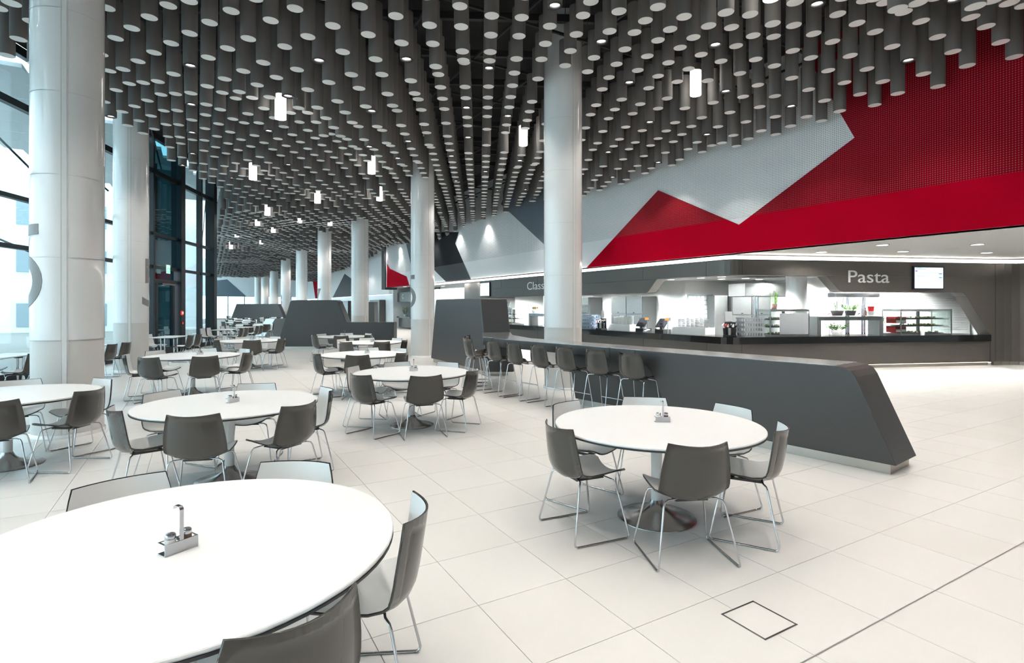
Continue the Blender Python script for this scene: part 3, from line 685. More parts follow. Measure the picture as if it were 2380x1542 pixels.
# lettering
def letters(body, cap, p, ang, par, mt='letter_steel'):
    me = text_mesh(body, cap / .729); ys = [v.co.y for v in me.vertices]; me.materials.clear(); me.materials.append(MATS[mt])
    o = place('lettering', me, par, p); o.rotation_euler = (R(90), 0, ang); return o
l1 = letters('Pasta', .345, pf(3.41, -.012, 2.31), pa, front)
w = max(v.co.x for v in l1.data.vertices); l1.scale = (1.31 / w, 1, 1)
l2 = letters('Class', .33, (C0.x - .012, 19.28, 2.35), R(-90), front)
w = max(v.co.x for v in l2.data.vertices); l2.scale = (1.30 / w, 1, 1)
# menu screens
mat('screen_white', (.7, .8, .85), .3, emit=(.80, .93, 1.0), es=.95); mat('screen_text', (.25, .33, .4), .5, emit=(.3, .42, .5), es=.5)
mat('screen_blue', (.05, .25, .45), .5, emit=(.05, .35, .6), es=.6); mat('screen_purple', (.3, .1, .35), .5, emit=(.35, .12, .4), es=.5)
def screen(label, p, ang, w, hgt):
    t = thing('menu_screen', label, 'screen', p, ang)
    m = MB(); m.box((0, -.025, hgt / 2), (w, .05, hgt)); m.build('bezel', 'screen_frame', t)
    m = MB(); m.box((0, -.052, hgt / 2), (w - .07, .006, hgt - .07)); s = m.build('display', 'screen_white', t)
    tx = MB(); a = w / 2 - .06
    for k, (x0, x1, f) in enumerate(((0, .22, .93), (0, .38, .885), (.05, .86, .70), (.05, .84, .60), (.05, .32, .57), (.4, .45, .08))):
        tx.box((-a + (x0 + x1) * a, -.057, hgt * f), ((x1 - x0) * 2 * a, .003, .008 if k > 1 else .012))
    tx.build('text_lines', 'screen_text', s)
    m = MB()
    for f in (.68, .52): m.box((a * .86, -.057, hgt * f), (a * .24, .003, .03))
    m.build('price_boxes', 'screen_blue', s)
    m = MB(); m.box((-a * .94, -.057, hgt * .79), (a * .16, .003, .035)); m.build('badge', 'screen_purple', s)
    return t
screen('flat menu screen beside the Pasta lettering', pf(5.94, -.001, 2.13), pa, .98, .64)
screen('flat menu screen at the left end of the Class lettering fascia', (C0.x - .001, 23.02, 2.13), R(-90), .98, .67)

# ------------------------------------------------------------------ soffit, cove light and kitchen shell
sp = [(12.02, 40.4), (12.02, -7), (22.4, -7), (22.4, 40.4)]
m = MB(); m.prism(sp, WZ0, WZ0 + .1); soff = struct(m.build('ceiling_soffit', 'soffit_white'))
band(2.90, 2.99, .10, .13, 'cove_light', 'cove_glow', front, uend=8.2, y_from=30)
m = MB()
for i in range(7):
    p, q = pc[i], pc[i + 1]; dx, dy = q[0] - p[0], q[1] - p[1]; l = math.hypot(dx, dy); nx, ny = -dy / l, dx / l
    m.prism([(p[0] + nx * .07, p[1] + ny * .07), (q[0] + nx * .07, q[1] + ny * .07), (q[0] + nx * .1, q[1] + ny * .1), (p[0] + nx * .1, p[1] + ny * .1)], 2.90, 2.99)
m.build('cove_light', 'cove_glow', front)
m = MB(); m.prism([(C0.x + .35, YL), (C0.x + .35, 10.0), pf(.5, .35)[:2], pf(9.5, .35)[:2], (22.3, 12), (22.3, YL)], 2.60, 2.68); kc = struct(m.build('ceiling_kitchen', 'kitchen_white'))
# kitchen walls
m = MB(); m.prism([(15.5, 14.1), (15.5, 23.55), (15.7, 23.55), (15.7, 14.1)], 0, 2.6); kw = struct(m.build('wall_kitchen', 'kitchen_white'))
a0 = pf(1.7, 5.6)[:2]; a1 = pf(4.9, 5.6)[:2]; b0 = pf(1.7, 5.8)[:2]; b1 = pf(4.9, 5.8)[:2]
m = MB(); m.prism([a0, a1, b1, b0], 0, 2.6); struct(m.build('wall_kitchen', 'kitchen_white'))
m = MB(); m.prism([pf(4.9, 2.4)[:2], pf(4.9, 5.7)[:2], pf(5.1, 5.7)[:2], pf(5.1, 2.4)[:2]], 0, 2.6); struct(m.build('wall_kitchen', 'kitchen_white'))
# ribbed white wall behind the pasta counter
m = MB(); m.prism([pf(4.9, 2.4)[:2], pf(10.2, 2.4)[:2], pf(10.2, 2.6)[:2], pf(4.9, 2.6)[:2]], 0, 2.6); rw = struct(m.build('wall_kitchen', 'kitchen_white'))
rib = MB()
for k in range(30):
    z = .9 + k * .056; rib.slab([pf(4.95, 2.4, z), pf(10.1, 2.4, z), pf(10.1, 2.385, z + .02), pf(4.95, 2.385, z + .02)], (0, 0, .012))
rib.build('ribs', 'kitchen_white', rw)
m = MB(); m.prism([(12.2, 23.6), (13.8, 23.6), (13.8, 23.75), (12.2, 23.75)], 0, 2.86); struct(m.build('wall_kitchen', 'kitchen_grey'))
m = MB(); m.prism([(13.8, 23.6), (15.5, 23.6), (15.5, 23.75), (13.8, 23.75)], 0, 2.86); struct(m.build('wall_kitchen', 'kitchen_white'))
m = MB(); m.prism([(12.6, 23.75), (12.75, 23.75), (12.75, 27.0), (12.6, 27.0)], 0, 2.9); struct(m.build('wall_side', 'front_brown'))
m = MB(); m.prism([(12.7, 27.0), (12.8, 27.0), (12.8, 33.5), (12.7, 33.5)], 0, 2.7); struct(m.build('wall_side', 'outdoor_white'))
# tiled bay seen in the kitchen back wall
tb2 = thing('tiled_wall', 'small square tiled wall patch in the kitchen back wall', 'tiled wall', pf(2.27, 5.57, 0), pa); tb2['kind'] = 'structure'
m = MB(); m.box((0, 0, 1.3), (1.0, .03, 1.6)); m.build('backing', 'outdoor_grey', tb2)
tq = MB(); tq.box((0, 0, 0), (.14, .02, .14)); tme = tq.mesh('tile', 'kitchen_tile')
for i in range(6):
    for j in range(7): place('tile', tme, tb2, (-.39 + i * .155, -.02, .98 + j * .165))
# round lamps in the kitchen ceiling (lit discs with a light just below each)
dm = MB(); dm.lathe([(.11, 0), (.11, .012)], 20); disc_me = dm.mesh('lamp_disc', 'lamp_glow'); rm = MB(); rm.lathe([(.11, 0), (.13, 0), (.13, .012), (.11, .012)], 20, 0, (0, 0, 0), True, False); rim_me = rm.mesh('rim', 'soffit_white')
def ceiling_lamp(x, y, z, watt, label, group, col=(.95, 1, .98), ang=150):
    t = thing('ceiling_lamp', label, 'ceiling lamp', (x, y, z - .012), 0, group); place('lamp_disc', disc_me, t); place('rim', rim_me, t)
    spot_light(t, -.03, watt, ang, col); return t
for k in range(6):
    for x in (13.1, 14.2): ceiling_lamp(x, 22 - k * 2.1, 2.60, KITCHEN_W, 'added round ceiling lamp brightening the kitchen back wall', 'kitchen ceiling lamps')
for u in (1.2, 2.8, 4.4, 6.0, 7.4):
    for off in (1.0, 1.9, 3.6) if u < 4.5 else (1.0, 1.9):
        p = pf(u, off); ceiling_lamp(p[0], p[1], 2.60, KITCHEN_W, 'added round ceiling lamp brightening the kitchen back wall', 'kitchen ceiling lamps')
for u in (2.3, 3.7): p = pf(u, 4.2); ceiling_lamp(p[0], p[1], 2.60, KITCHEN_W, 'added round ceiling lamp brightening the kitchen back wall', 'kitchen ceiling lamps')  # extra lamps, added to brighten the dim kitchen back wall
# lamps in the soffit in front of the pasta counter
for (x, y) in ((14.9, 5.3), (16.9, 4.5), (13.2, 6.4), (15.2, 6.9), (17.4, 6.0), (19.0, 5.2), (13.6, 8.0), (19.2, 3.4), (17.3, 2.8)): ceiling_lamp(x, y, WZ0, SOFFIT_W, 'round lit lamp in the white soffit before the pasta counter', 'soffit lamps', (1, .96, .9))
for (x, y) in ((12.5, 36.5), (12.5, 39.5), (14.5, 34.5)): ceiling_lamp(x, y, WZ0, SOFFIT_W * 2, 'round lit lamp in the soffit near the far G counter', 'far counter lamps', (1, .94, .86))
for k in range(5): ceiling_lamp(12.45, 25.2 + k * 1.5, WZ0, SOFFIT_W, 'round lit lamp in the soffit strip beyond the Class counter', 'far soffit lamps', (1, .94, .86))
for (x, y, r) in ((18.2, 3.6, .16), (20.0, 4.2, .28)):
    m = MB(); m.lathe([(r, 0), (r, .02)], 24); tag(m.build('ceiling_disc', 'brushed_steel', None, (x, y, WZ0 - .02)), 'flat %s grey disc fitted to the white soffit' % ('small' if r < .2 else 'larger'), 'ceiling fitting')

# ------------------------------------------------------------------ kitchen contents
def cabinet(label, p, ang, n, w, hgt, dep=.7):
    t = thing('fridge', label, 'fridge', p, ang)
    m = MB(); m.box((0, dep / 2 + .02, hgt / 2), (w * n, dep, hgt)); m.build('body', 'brushed_steel', t)
    for k in range(n):
        x = (k - (n - 1) / 2) * w
        m = MB(); m.box((x, 0, .72), (w - .03, .04, 1.24)); d = m.build('door', 'brushed_steel', t, bevel=.006)
        mm = MB(); mm.tube([(x + w * .38, -.05, .9), (x + w * .38, -.05, 1.25)], .012, 6); mm.build('handle', 'chrome', d)
        m = MB(); m.box((x, 0, 1.72), (w - .03, .04, .68)); d = m.build('door', 'brushed_steel', t, bevel=.006)
        mm = MB(); mm.box((x, -.03, 1.42), (.06, .02, .025)); mm.build('handle', 'black', d)
    return t
cabinet('double stainless fridge behind the tills', (14.72, 16.45, 0), R(-90), 2, .90, 2.06)
cabinet('stainless fridge partly hidden by the white column', (14.72, 19.3, 0), R(-90), 1, .9, 2.06)
cabinet('wide stainless fridge behind the rounded counter corner', pf(3.68, 4.6), pa, 2, .75, 2.05)
m = MB(); m.slab([pf(2.36, 4.75, 0), pf(2.86, 4.75, 0), pf(2.86, 4.75, 2.05), pf(2.36, 4.75, 2.05)], tuple(pn * .5)); tag(m.build('steel_panel', 'brushed_steel', None, bevel=.01), 'narrow dark steel panel left of the wide fridge', 'panel')
hd = thing('extractor_hood', 'large stainless extractor hood hanging over the kitchen', 'extractor hood', pf(2.78, 2.7), pa)
m = MB(); m.slab([(-.85, -.4, 1.98), (.85, -.4, 1.98), (.85, -.4, 2.38), (-.85, -.4, 2.38)], (0, .9, 0)); m.build('hood', 'brushed_steel', hd, bevel=.01)
m = MB(); m.box((0, .05, 1.975), (1.6, .8, .02)); m.build('filter', 'brushed', hd)
h2 = thing('heat_lamp_bar', 'stainless light bar on twin posts above the pasta shelf', 'light bar', pf(4.85, 1.35), pa)
m = MB(); m.box((0, 0, 2.0), (1.5, .3, .12)); m.build('bar', 'brushed_steel', h2)
for x in (-.22, .32):
    for dx in (-.04, .04): m = MB(); m.tube([(x + dx, 0, 0), (x + dx, 0, 1.95)], .028, 10); m.build('post', 'chrome', h2)
ps = thing('support_posts', 'pair of slim steel posts below the extractor hood', 'posts', pf(2.3, 2.3), pa)
for x in (-.05, .05): m = MB(); m.tube([(x, 0, 0), (x, 0, 1.97)], .03, 10); m.build('post', 'chrome', ps)
kc2 = thing('column', 'white column inside the kitchen behind the pasta counter', 'column', (14.85, 9.47, 0)); m = MB(); m.lathe([(.275, 0), (.275, 2.6)], 40); m.build('shaft', 'column_white', kc2); m = MB(); m.lathe([(.285, 0), (.285, .06)], 40); m.build('base_ring', 'column_base', kc2)
CT = .871
def cl(y, off): return (C0.x + off, y, CT)
def case(label, p, ang, w, d, hgt, shelves=2, panel=False, red=False):
    t = thing('display_case', label, 'display case', p, ang)
    m = MB()
    for x in (-w / 2, w / 2):
        for y in (-d / 2, d / 2): m.box((x, y, hgt / 2), (.022, .022, hgt))
    m.box((0, 0, hgt - .03), (w, d, .06)); m.box((0, 0, .02), (w, d, .04)); m.build('frame', 'brushed_steel', t)
    for y in (-d / 2,): m = MB(); m.box((0, y, hgt / 2), (w - .03, .006, hgt - .1)); m.build('glass_pane', 'case_glass', t)
    for x in (-w / 2, w / 2): m = MB(); m.box((x, 0, hgt / 2), (.006, d - .04, hgt - .1)); m.build('glass_pane', 'case_glass', t)
    for k in range(shelves):
        z = .04 + (hgt - .12) * (k + 1) / (shelves + 1); m = MB(); m.box((0, .02, z), (w - .06, d - .08, .015)); s = m.build('shelf', 'brushed', t)
    if panel: m = MB(); m.box((w * .1, -d / 2 - .012, hgt * .46), (w * .74, .014, hgt * .78)); m.build('front_panel', 'crate_grey', t)
    m = MB(); m.box((w * .1, d * .2, hgt / 2), (.07, .05, hgt)); m.build('post', 'brushed', t)
    # filled trays on the shelves
    for k in range(shelves + 1):
        z = .045 + (hgt - .12) * k / (shelves + 1) + (.01 if k else 0)
        tr = thing('food_tray', 'tray, %s of the %s' % (['base', 'lower shelf', 'upper shelf', 'top shelf'][k], label), 'food tray', (0, 0, 0))
        co, si = math.cos(ang), math.sin(ang); tr.location = (p[0], p[1], p[2] + z); tr.rotation_euler = (0, 0, ang)
        m = MB(); m.box((0, 0, .008), (w * .8, d * .7, .012)); m.build('tray', 'black', tr)
        f = MB(); rnd = random.Random(k * 7 + int(w * 100))
        for q in range(26): f.ball((rnd.uniform(-w * .36, w * .36), rnd.uniform(-d * .28, d * .28), .035), rnd.uniform(.018, .032), 5, rnd.randrange(2), .8)
        o = f.build('snacks', ['food', 'food_green'], tr); o['kind'] = 'stuff'
    return t
case('glass display case left of the middle column', cl(21.35, .40), R(-90), 1.3, .6, .72, 2)
case('glass display case just right of the middle column', cl(16.6, .45), R(-90), 1.1, .6, .85, 2)
case('grey-panelled glass display case by the kitchen column', pf(1.87, .50, CT), pa, 1.15, .6, .72, 2, True)
case('large glass display case of filled rolls at the right', pf(6.08, .45, CT), pa, 1.65, .6, .72, 2)
def crates(label, p, ang, n, mt):
    for k in range(n):
        t = thing('crate', '%s, %s in the stack' % (label, ['lowest', 'second', 'third', 'topmost'][k]), 'crate', (p[0], p[1], p[2] + k * .125), ang, 'stacked grey crates')
        m = MB()
        for x, y, a, b in ((0, -.19, .6, .012), (0, .19, .6, .012), (-.294, 0, .012, .38), (.294, 0, .012, .38)):
            m.box((x, y, .012), (a, b, .024)); m.box((x, y, .108), (a, b, .03))
        m.box((0, 0, .006), (.6, .38, .012)); m.build('body', mt, t)
        m = MB()
        for i in range(7):
            for y in (-.19, .19): m.box((-.24 + i * .08, y, .06), (.035, .012, .08))
        for i in range(4):
            for x in (-.294, .294): m.box((x, -.14 + i * .093, .06), (.012, .035, .08))
        m.build('bars', mt, t)
crates('grey slotted crate beside the cutlery holder near the middle column', cl(15.5, .35), R(-90), 4, 'crate_blue')
crates('grey slotted crate left of the panelled display case', pf(.86, .42, CT), pa, 4, 'crate_grey')
def cutlery(label, p, ang):
    t = thing('cutlery_holder', label, 'cutlery holder', p, ang)
    m = MB(); m.box((0, 0, .02), (.3, .26, .04)); m.box((0, .1, .2), (.28, .03, .36)); m.build('stand', 'black', t)
    for k in range(6):
        m = MB(); m.tube([(-.16 + k * .064, -.1, .27), (-.16 + k * .064, .06, .31)], .03, 10); m.build('cup', 'red_plastic' if k == 1 else ('black' if k % 2 else 'brushed'), t)
    for k in range(3):
        m = MB(); m.lathe([(.05, .04), (.06, .22)], 12, 0, (-.11 + k * .11, -.02, 0)); m.build('cup', 'brushed_steel' if k == 1 else 'black', t)
    m = MB(); m.slab([(-.12, .08, .40), (.06, .08, .40), (.04, .10, .66), (-.14, .10, .66)], (0, .01, 0)); m.build('card', 'paper', t)
cutlery('cutlery holder with a white card right of the blue-grey crates', cl(14.85, .3), R(-90)); cutlery('cutlery holder with a white card at the rounded counter corner', pf(.26, .42, CT), R(-60))
def plates(label, p, ang, nx):
    t = thing('crockery_rack', label, 'rack', p, ang)
    m = MB(); m.box((0, 0, .1), (nx * .16 + .1, .4, .2)); m.build('rack', 'ceramic', t)
    for k in range(nx):
        st = thing('plate_stack', '%s white plate stack from the left in the %s' % (['first', 'second', 'third', 'fourth', 'fifth', 'sixth', 'seventh'][k], label), 'plates', (p[0] + math.cos(ang) * (k - (nx - 1) / 2) * .16, p[1] + math.sin(ang) * (k - (nx - 1) / 2) * .16, p[2] + .2), ang)
        hh = .24 + .05 * ((k * 37) % 3) / 2; m = MB()
        for q in range(9): m.lathe([(.05, q * hh / 9), (.075, q * hh / 9 + hh / 11)], 14)
        m.build('plates', 'ceramic', st)
plates('white crockery rack before the double fridge', cl(13.95, .50), R(-90), 6); plates('white crockery rack right of the tills', cl(11.0, .5), R(-90), 7)
def till(label, p, ang):
    t = thing('till', label, 'till', p, ang)
    m = MB(); m.box((0, .05, .05), (.34, .36, .1)); m.box((0, .0, .17), (.1, .1, .22)); m.build('base', 'black', t)
    m = MB(); m.slab([(-.19, -.08, .15), (.19, -.08, .15), (.19, .14, .40), (-.19, .14, .40)], (0, -.03, .03)); m.build('touch_screen', 'screen_frame', t, bevel=.008)
    m = MB(); m.tube([(.28, -.05, 0), (.28, -.05, .36)], .018, 8); m.build('pole', 'brushed_steel', t)
    m = MB(); m.box((.28, -.05, .41), (.2, .05, .1)); d = m.build('customer_display', 'brushed_steel', t); mm = MB(); mm.box((.28, -.077, .41), (.15, .006, .06)); mm.build('digits_panel', 'orange_display', d)
till('black till with an orange price display, nearer the middle column', cl(13.0, .45), R(-90)); till('black till with an orange price display, nearer the counter corner', cl(12.15, .45), R(-90))
cr = thing('card_terminal', 'small grey card terminal between the two tills', 'card terminal', cl(12.55, .2), R(-90)); m = MB(); m.slab([(-.06, -.1, .03), (.06, -.1, .03), (.06, .1, .09), (-.06, .1, .09)], (0, 0, -.03)); m.build('body', 'crate_grey', cr); m = MB(); m.slab([(-.04, .03, .075), (.04, .03, .075), (.04, .08, .09), (-.04, .08, .09)], (0, 0, .003)); m.build('screen', 'screen_white', cr)
for lab, y, hh in (('tall white order card on the left display case', 22.1, .38), ('short white order card on the left display case', 21.5, .26)):
    t = thing('order_card', lab, 'card', (C0.x + .35, y, CT + .72), R(-90)); m = MB(); m.slab([(-.1, -.03, 0), (.1, -.03, 0), (.12, .05, hh), (-.08, .05, hh)], (0, .015, 0)); m.build('card', 'paper', t); m = MB(); m.box((0, 0, .01), (.22, .1, .02)); m.build('foot', 'black', t)
def shelf_unit(label, p, ang, w, hgt):
    t = thing('serving_shelf', label, 'shelf', p, ang)
    for x in (-w / 2, w / 2): m = MB(); m.box((x, 0, hgt / 2), (.12, .4, hgt)); m.build('post', 'brushed_steel', t)
    m = MB(); m.box((0, 0, hgt - .06), (w, .42, .1)); m.build('beam', 'brushed', t)
    m = MB(); m.box((0, 0, hgt + .01), (w + .15, .55, .012)); m.build('glass_top', 'case_glass', t); return t
shelf_unit('steel serving shelf left behind the middle column', cl(18.85, .45), R(-90), 1.3, .5); shelf_unit('wide steel serving shelf with a glass top and herbs', pf(3.85, .55, CT), pa, 1.95, .52)
def plant(label, p, r, hgt, pot='terracotta', n=16, leafm='leaf', flower=None, cat='plant', bushy=False):
    t = thing('potted_plant', label, cat, p); m = MB(); m.lathe([(r * .72, 0), (r, .14), (r * .9, .14), (r * .85, .12)], 16); m.build('pot', pot, t)
    m = MB(); rnd = random.Random(int(p[0] * 100))
    for k in range(n):
        a = rnd.uniform(0, 6.28); q = rnd.uniform(.1, .8) * r; le = rnd.uniform(.5, 1) * hgt; lx = rnd.uniform(.2, .9) * r * (1.8 if bushy else .7)
        base = Vector((q * math.cos(a), q * math.sin(a), .13)); tip = base + Vector((lx * math.cos(a), lx * math.sin(a), le)); m.tube([base, (base + tip) / 2 + Vector((0, 0, .02)), tip], .004, 5)
        for s in range(7):
            c = base.lerp(tip, .3 + .7 * s / 6); b = a + rnd.uniform(-2, 2); d1 = Vector((math.cos(b), math.sin(b), .5)) * (.05 if bushy else .03); d2 = Vector((-math.sin(b), math.cos(b), 0)) * (.025 if bushy else .012)
            m.add([c, c + d1 * .5 + d2, c + d1, c + d1 * .5 - d2], [(0, 1, 2, 3)])
    m.build('foliage', leafm, t)
    if flower:
        m = MB()
        for k in range(9): a = k * .7; m.ball((r * .9 * math.cos(a) * (k % 3) / 2, r * .9 * math.sin(a) * (k % 3) / 2, .13 + hgt * .7), .035, 6)
        m.build('blossoms', flower, t)
plant('potted rosemary standing on the grey-panelled display case', (pf(1.62, .5)[0], pf(1.62, .5)[1], CT + .722), .085, .36)
plant('dark bowl of tall herbs on the wide serving shelf', (pf(3.6, .55)[0], pf(3.6, .55)[1], CT + .54), .17, .42, 'black', 22, 'leaf_dark')
plant('leafy green lettuce bowl on the wide serving shelf', (pf(4.02, .55)[0], pf(4.02, .55)[1], CT + .54), .15, .18, 'black', 26, 'leaf', None, 'plant', True)
plant('green basil in pots between the shelf and the large display case', (pf(5.02, .65)[0], pf(5.02, .65)[1], CT), .10, .34, 'black', 30, 'leaf', None, 'plant', True)
plant('cress tray below the wide serving shelf', (pf(3.6, .55)[0], pf(3.6, .55)[1], CT), .16, .2, 'ceramic', 24, 'leaf', None, 'plant', True)
plant('bowl of orange flowers on the left serving shelf', (C0.x + .45, 19.4, CT + .52), .13, .12, 'ceramic', 12, 'leaf_dark', 'petal')
def bottle(label, p, r, hgt, mt, cap):
    t = thing('bottle', label, 'bottle', p); m = MB(); m.lathe([(r, 0), (r, hgt * .6), (r * .4, hgt * .78), (r * .35, hgt)], 14); m.build('body', mt, t); m = MB(); m.lathe([(r * .42, hgt), (r * .42, hgt * 1.1)], 10); m.build('cap', cap, t)
bottle('small dark oil bottle on the end of the wide serving shelf', pf(4.5, .55, CT + .54), .035, .2, 'terracotta', 'black'); bottle('white sauce bottle before the large display case', pf(5.9, .10, CT), .05, .22, 'ceramic', 'paper')
t = thing('kitchen_tub', 'white tub with a red lid on the end of the wide serving shelf', 'tub', pf(4.68, .55, CT + .54)); m = MB(); m.lathe([(.08, 0), (.12, .12)], 16); m.build('tub', 'ceramic', t); m = MB(); m.lathe([(.07, .12), (.085, .26)], 16); m.build('lid', 'red_plastic', t)
for k in range(2):
    t = thing('carton', ['upper red carton inside the large display case', 'lower red carton inside the large display case'][1 - k], 'carton', pf(5.55, .6, CT + .06 + k * .26), pa); m = MB(); m.box((0, 0, .09), (.36, .3, .18)); m.build('box', 'red_plastic', t); m = MB(); m.box((0, -.152, .05), (.3, .004, .07)); m.build('print', 'paper', t)
for k, u in enumerate((3.05, 3.25, 4.25, 2.95)):
    t = thing('serving_tongs', 'serving utensil with a %s handle lying on the wide serving shelf' % ['steel', 'red', 'black', 'white'][k], 'utensil', pf(u, .42 + .06 * k, CT + .545), pa); m = MB(); m.tube([(-.08, 0, .01), (.08, .03, .05)], .008, 6); m.build('shaft', 'chrome', t); m = MB(); m.tube([(.02, .02, .035), (.1, .035, .055)], .014, 8); m.build('handle', ['brushed', 'red_plastic', 'black', 'paper'][k], t)
# far counter with a G sign
gc = thing('serving_counter', 'small far serving counter with a letter G on its canopy', 'counter', (13.2, 38.8, 0))
m = MB(); m.box((.4, 0, 2.34), (.8, 2.9, .70)); m.build('canopy', 'front_brown', gc); m = MB(); m.box((.4, 0, .85), (.9, 3.0, .12)); m.build('worktop', 'counter_black', gc); m = MB(); m.box((.45, 0, .45), (.7, 2.9, .68)); m.build('counter_front', 'front_brown', gc); m = MB(); m.box((1.6, 0, 1.5), (.1, 6, 3)); m.build('back_panel', 'front_brown', gc)
letters('G', .36, (-.012, .35, 2.2), R(-90), gc)
plant('vase of flowers on the far counter below the letter G', (13.4, 39.0, .92), .16, .6, 'bottle_glass', 20, 'leaf_dark', 'petal', 'plant', True)

# ------------------------------------------------------------------ chairs
PROF = [(.238, .440), (.222, .449), (.19, .452), (.12, .447), (.03, .439), (-.06, .434), (-.125, .436), (-.168, .448), (-.196, .472), (-.213, .508), (-.224, .56), (-.234, .62), (-.243, .68), (-.252, .74), (-.26, .80)]
HALF = [.185, .205, .218, .226, .230, .233, .236, .238, .239, .239, .237, .231, .222, .211, .197]
def shell(off, inset=0.0, nu=10, sc_=1.0, dz=0.0):
    n = len(PROF); rows = []
    for i in range(n):
        a = PROF[max(0, i - 1)]; b = PROF[min(n - 1, i + 1)]; tx, tz = b[0] - a[0], b[1] - a[1]; l = math.hypot(tx, tz); tx, tz = tx / l, tz / l
        nx, nz = (tz, -tx)            # inner side (up on the seat, forward on the back)
        t = i / (n - 1); curl = .048 + .030 * min(1, max(0, (t - .35) / .2))
        w = HALF[i] - inset; row = []
        ins = inset * (1 if i == 0 else (-1 if i == n - 1 else 0))
        for k in range(nu + 1):
            u = -1 + 2 * k / nu; lift = curl * u * u - .012 + off
            x = PROF[i][0] + nx * lift + (tx * ins); z = PROF[i][1] + nz * lift + tz * ins
            row.append((x * sc_, u * w * sc_, z + dz))
        rows.append(row)
    return rows
def grid_faces(rows, flip):
    nu = len(rows[0]); fs = []
    for i in range(len(rows) - 1):
        for k in range(nu - 1):
            q = (i * nu + k, i * nu + k + 1, (i + 1) * nu + k + 1, (i + 1) * nu + k); fs.append(q[::-1] if flip else q)
    return fs
def shell_meshes(dz=0.0, sc_=1.0, white=True, tag_=''):
    o = shell(-.009, 0, 10, sc_, dz); i = shell(0, 0, 10, sc_, dz); m = MB(); vo = [v for r in o for v in r]; vi = [v for r in i for v in r]; nu = len(o[0]); n = len(o); N = nu * n
    fs = grid_faces(o, True) + [tuple(q + N for q in f) for f in grid_faces(i, False)]
    for k in range(nu - 1): fs.append((k + 1, k, N + k, N + k + 1)); b = (n - 1) * nu + k; fs.append((b, b + 1, N + b + 1, N + b))
    for r in range(n - 1): fs.append((r * nu, (r + 1) * nu, N + (r + 1) * nu, N + r * nu)); a, b = r * nu + nu - 1, (r + 1) * nu + nu - 1; fs.append((b, a, N + a, N + b))
    m.add(vo + vi, fs, 0, True)
    outer = m.mesh('shell' + tag_, 'shell_grey')
    f = shell(.0018, .004, 10, sc_, dz); m = MB(); m.add([v for r in f for v in r], grid_faces(f, False), 0, True)
    return outer, m.mesh('seat_face' + tag_, 'shell_white' if white else 'shell_grey')
def sled(side, zt, w, d0, r=.0065, xt=.12):
    s = side; y0, y1 = .165 * s, w * s
    P = [(xt - .02, y0 * .4, zt + .004), (xt, y0, zt), (xt + .02, y0 * 1.18, zt - .008), (xt + .03, y0 * 1.25, zt - .03), (d0, y1, .03), (d0 - .004, y1, .016), (d0 - .02, y1, .008), (-d0 + .02, y1, .008), (-d0 + .004, y1, .016), (-d0, y1, .03), (-xt - .03, y0 * 1.25, zt - .03), (-xt - .02, y0 * 1.18, zt - .008), (-xt, y0, zt), (-xt + .02, y0 * .4, zt + .004)]
    m = MB(); m.tube(P, r, 8); return m
def make_chair():
    t = thing('shell_chair', 'x', 'chair', (0, 0, 0)); so_, sf_ = shell_meshes()
    place('shell', so_, t); place('seat_face', sf_, t)
    for s in (-1, 1):
        f = sled(s, .418, .27, .225).build('sled_leg', 'chrome', t)
        g = MB(); g.tube([(.205, .27 * s, .007), (-.205, .27 * s, .007)], .0075, 8); g.build('glide', 'brushed', f)
    m = MB(); m.box((0, 0, .411), (.2, .03, .01)); m.box((.10, 0, .412), (.03, .22, .014)); m.box((-.10, 0, .412), (.03, .22, .014)); m.box((0, .1, .413), (.2, .02, .016)); m.box((0, -.1, .413), (.2, .02, .016)); m.build('seat_bracket', 'bracket', t)
    return t
def make_stool():
    t = thing('bar_stool', 'x', 'bar stool', (0, 0, 0)); so_, sf_ = shell_meshes(.215, .95, False, '_stool')
    place('shell', so_, t); place('seat_face', sf_, t)
    for s in (-1, 1):
        f = sled(s, .632, .24, .24, .0075, .11).build('sled_leg', 'chrome', t)
        g = MB(); g.tube([(.21, .24 * s, .008), (-.21, .24 * s, .008)], .009, 8); g.build('glide', 'brushed', f)
    m = MB(); m.tube([(.197, -.215, .25), (.197, .215, .25)], .0075, 8); m.build('foot_rest', 'chrome', t)
    for x in (.09, -.09): m = MB(); m.box((x, 0, .627), (.03, .2, .014)); m.build('seat_bracket', 'bracket', t)
    return t
chair0 = make_chair(); chair_used = [False]
def chair(x, y, rz, label, group):
    if not chair_used[0]:
        chair_used[0] = True; o = chair0; o.location = (x, y, 0); o.rotation_euler = (0, 0, rz)
    else: o = copy_tree(chair0, (x, y, 0), rz)
    o['label'] = label; o['group'] = group; return o
# ------------------------------------------------------------------ round tables
def make_table():
    t = thing('round_table', 'x', 'table', (0, 0, 0))
    m = MB(); m.lathe([(.78, .7285), (.797, .7295), (.80, .735), (.80, .741), (.797, .745), (0.0001, .745)], 72, 0, (0, 0, 0), False, True); m.build('tabletop', 'table_white', t)
    m = MB(); m.lathe([(.775, .716), (.798, .717), (.801, .719), (.801, .7285), (.775, .7285)], 72, 0, (0, 0, 0), False, False); m.build('edge_band', 'edge_black', t)
    m = MB(); m.lathe([(.0001, .690), (.50, .692), (.70, .704), (.775, .716), (.775, .728), (.0001, .728)], 64, 0, (0, 0, 0), True, False); m.build('underside', 'table_white', t)
    m = MB(); m.lathe([(.042, .11), (.042, .40), (.044, .50), (.052, .57), (.070, .63), (.10, .675), (.125, .692)], 32, 0, (0, 0, 0), True, False); m.build('pedestal', 'pedestal_white', t)
    m = MB(); m.lathe([(.305, 0), (.305, .006), (.30, .010), (.24, .022), (.16, .042), (.10, .068), (.068, .095), (.05, .13), (.043, .145)], 56, 0, (0, 0, 0), True, False); m.build('base', 'brushed', t)
    return t
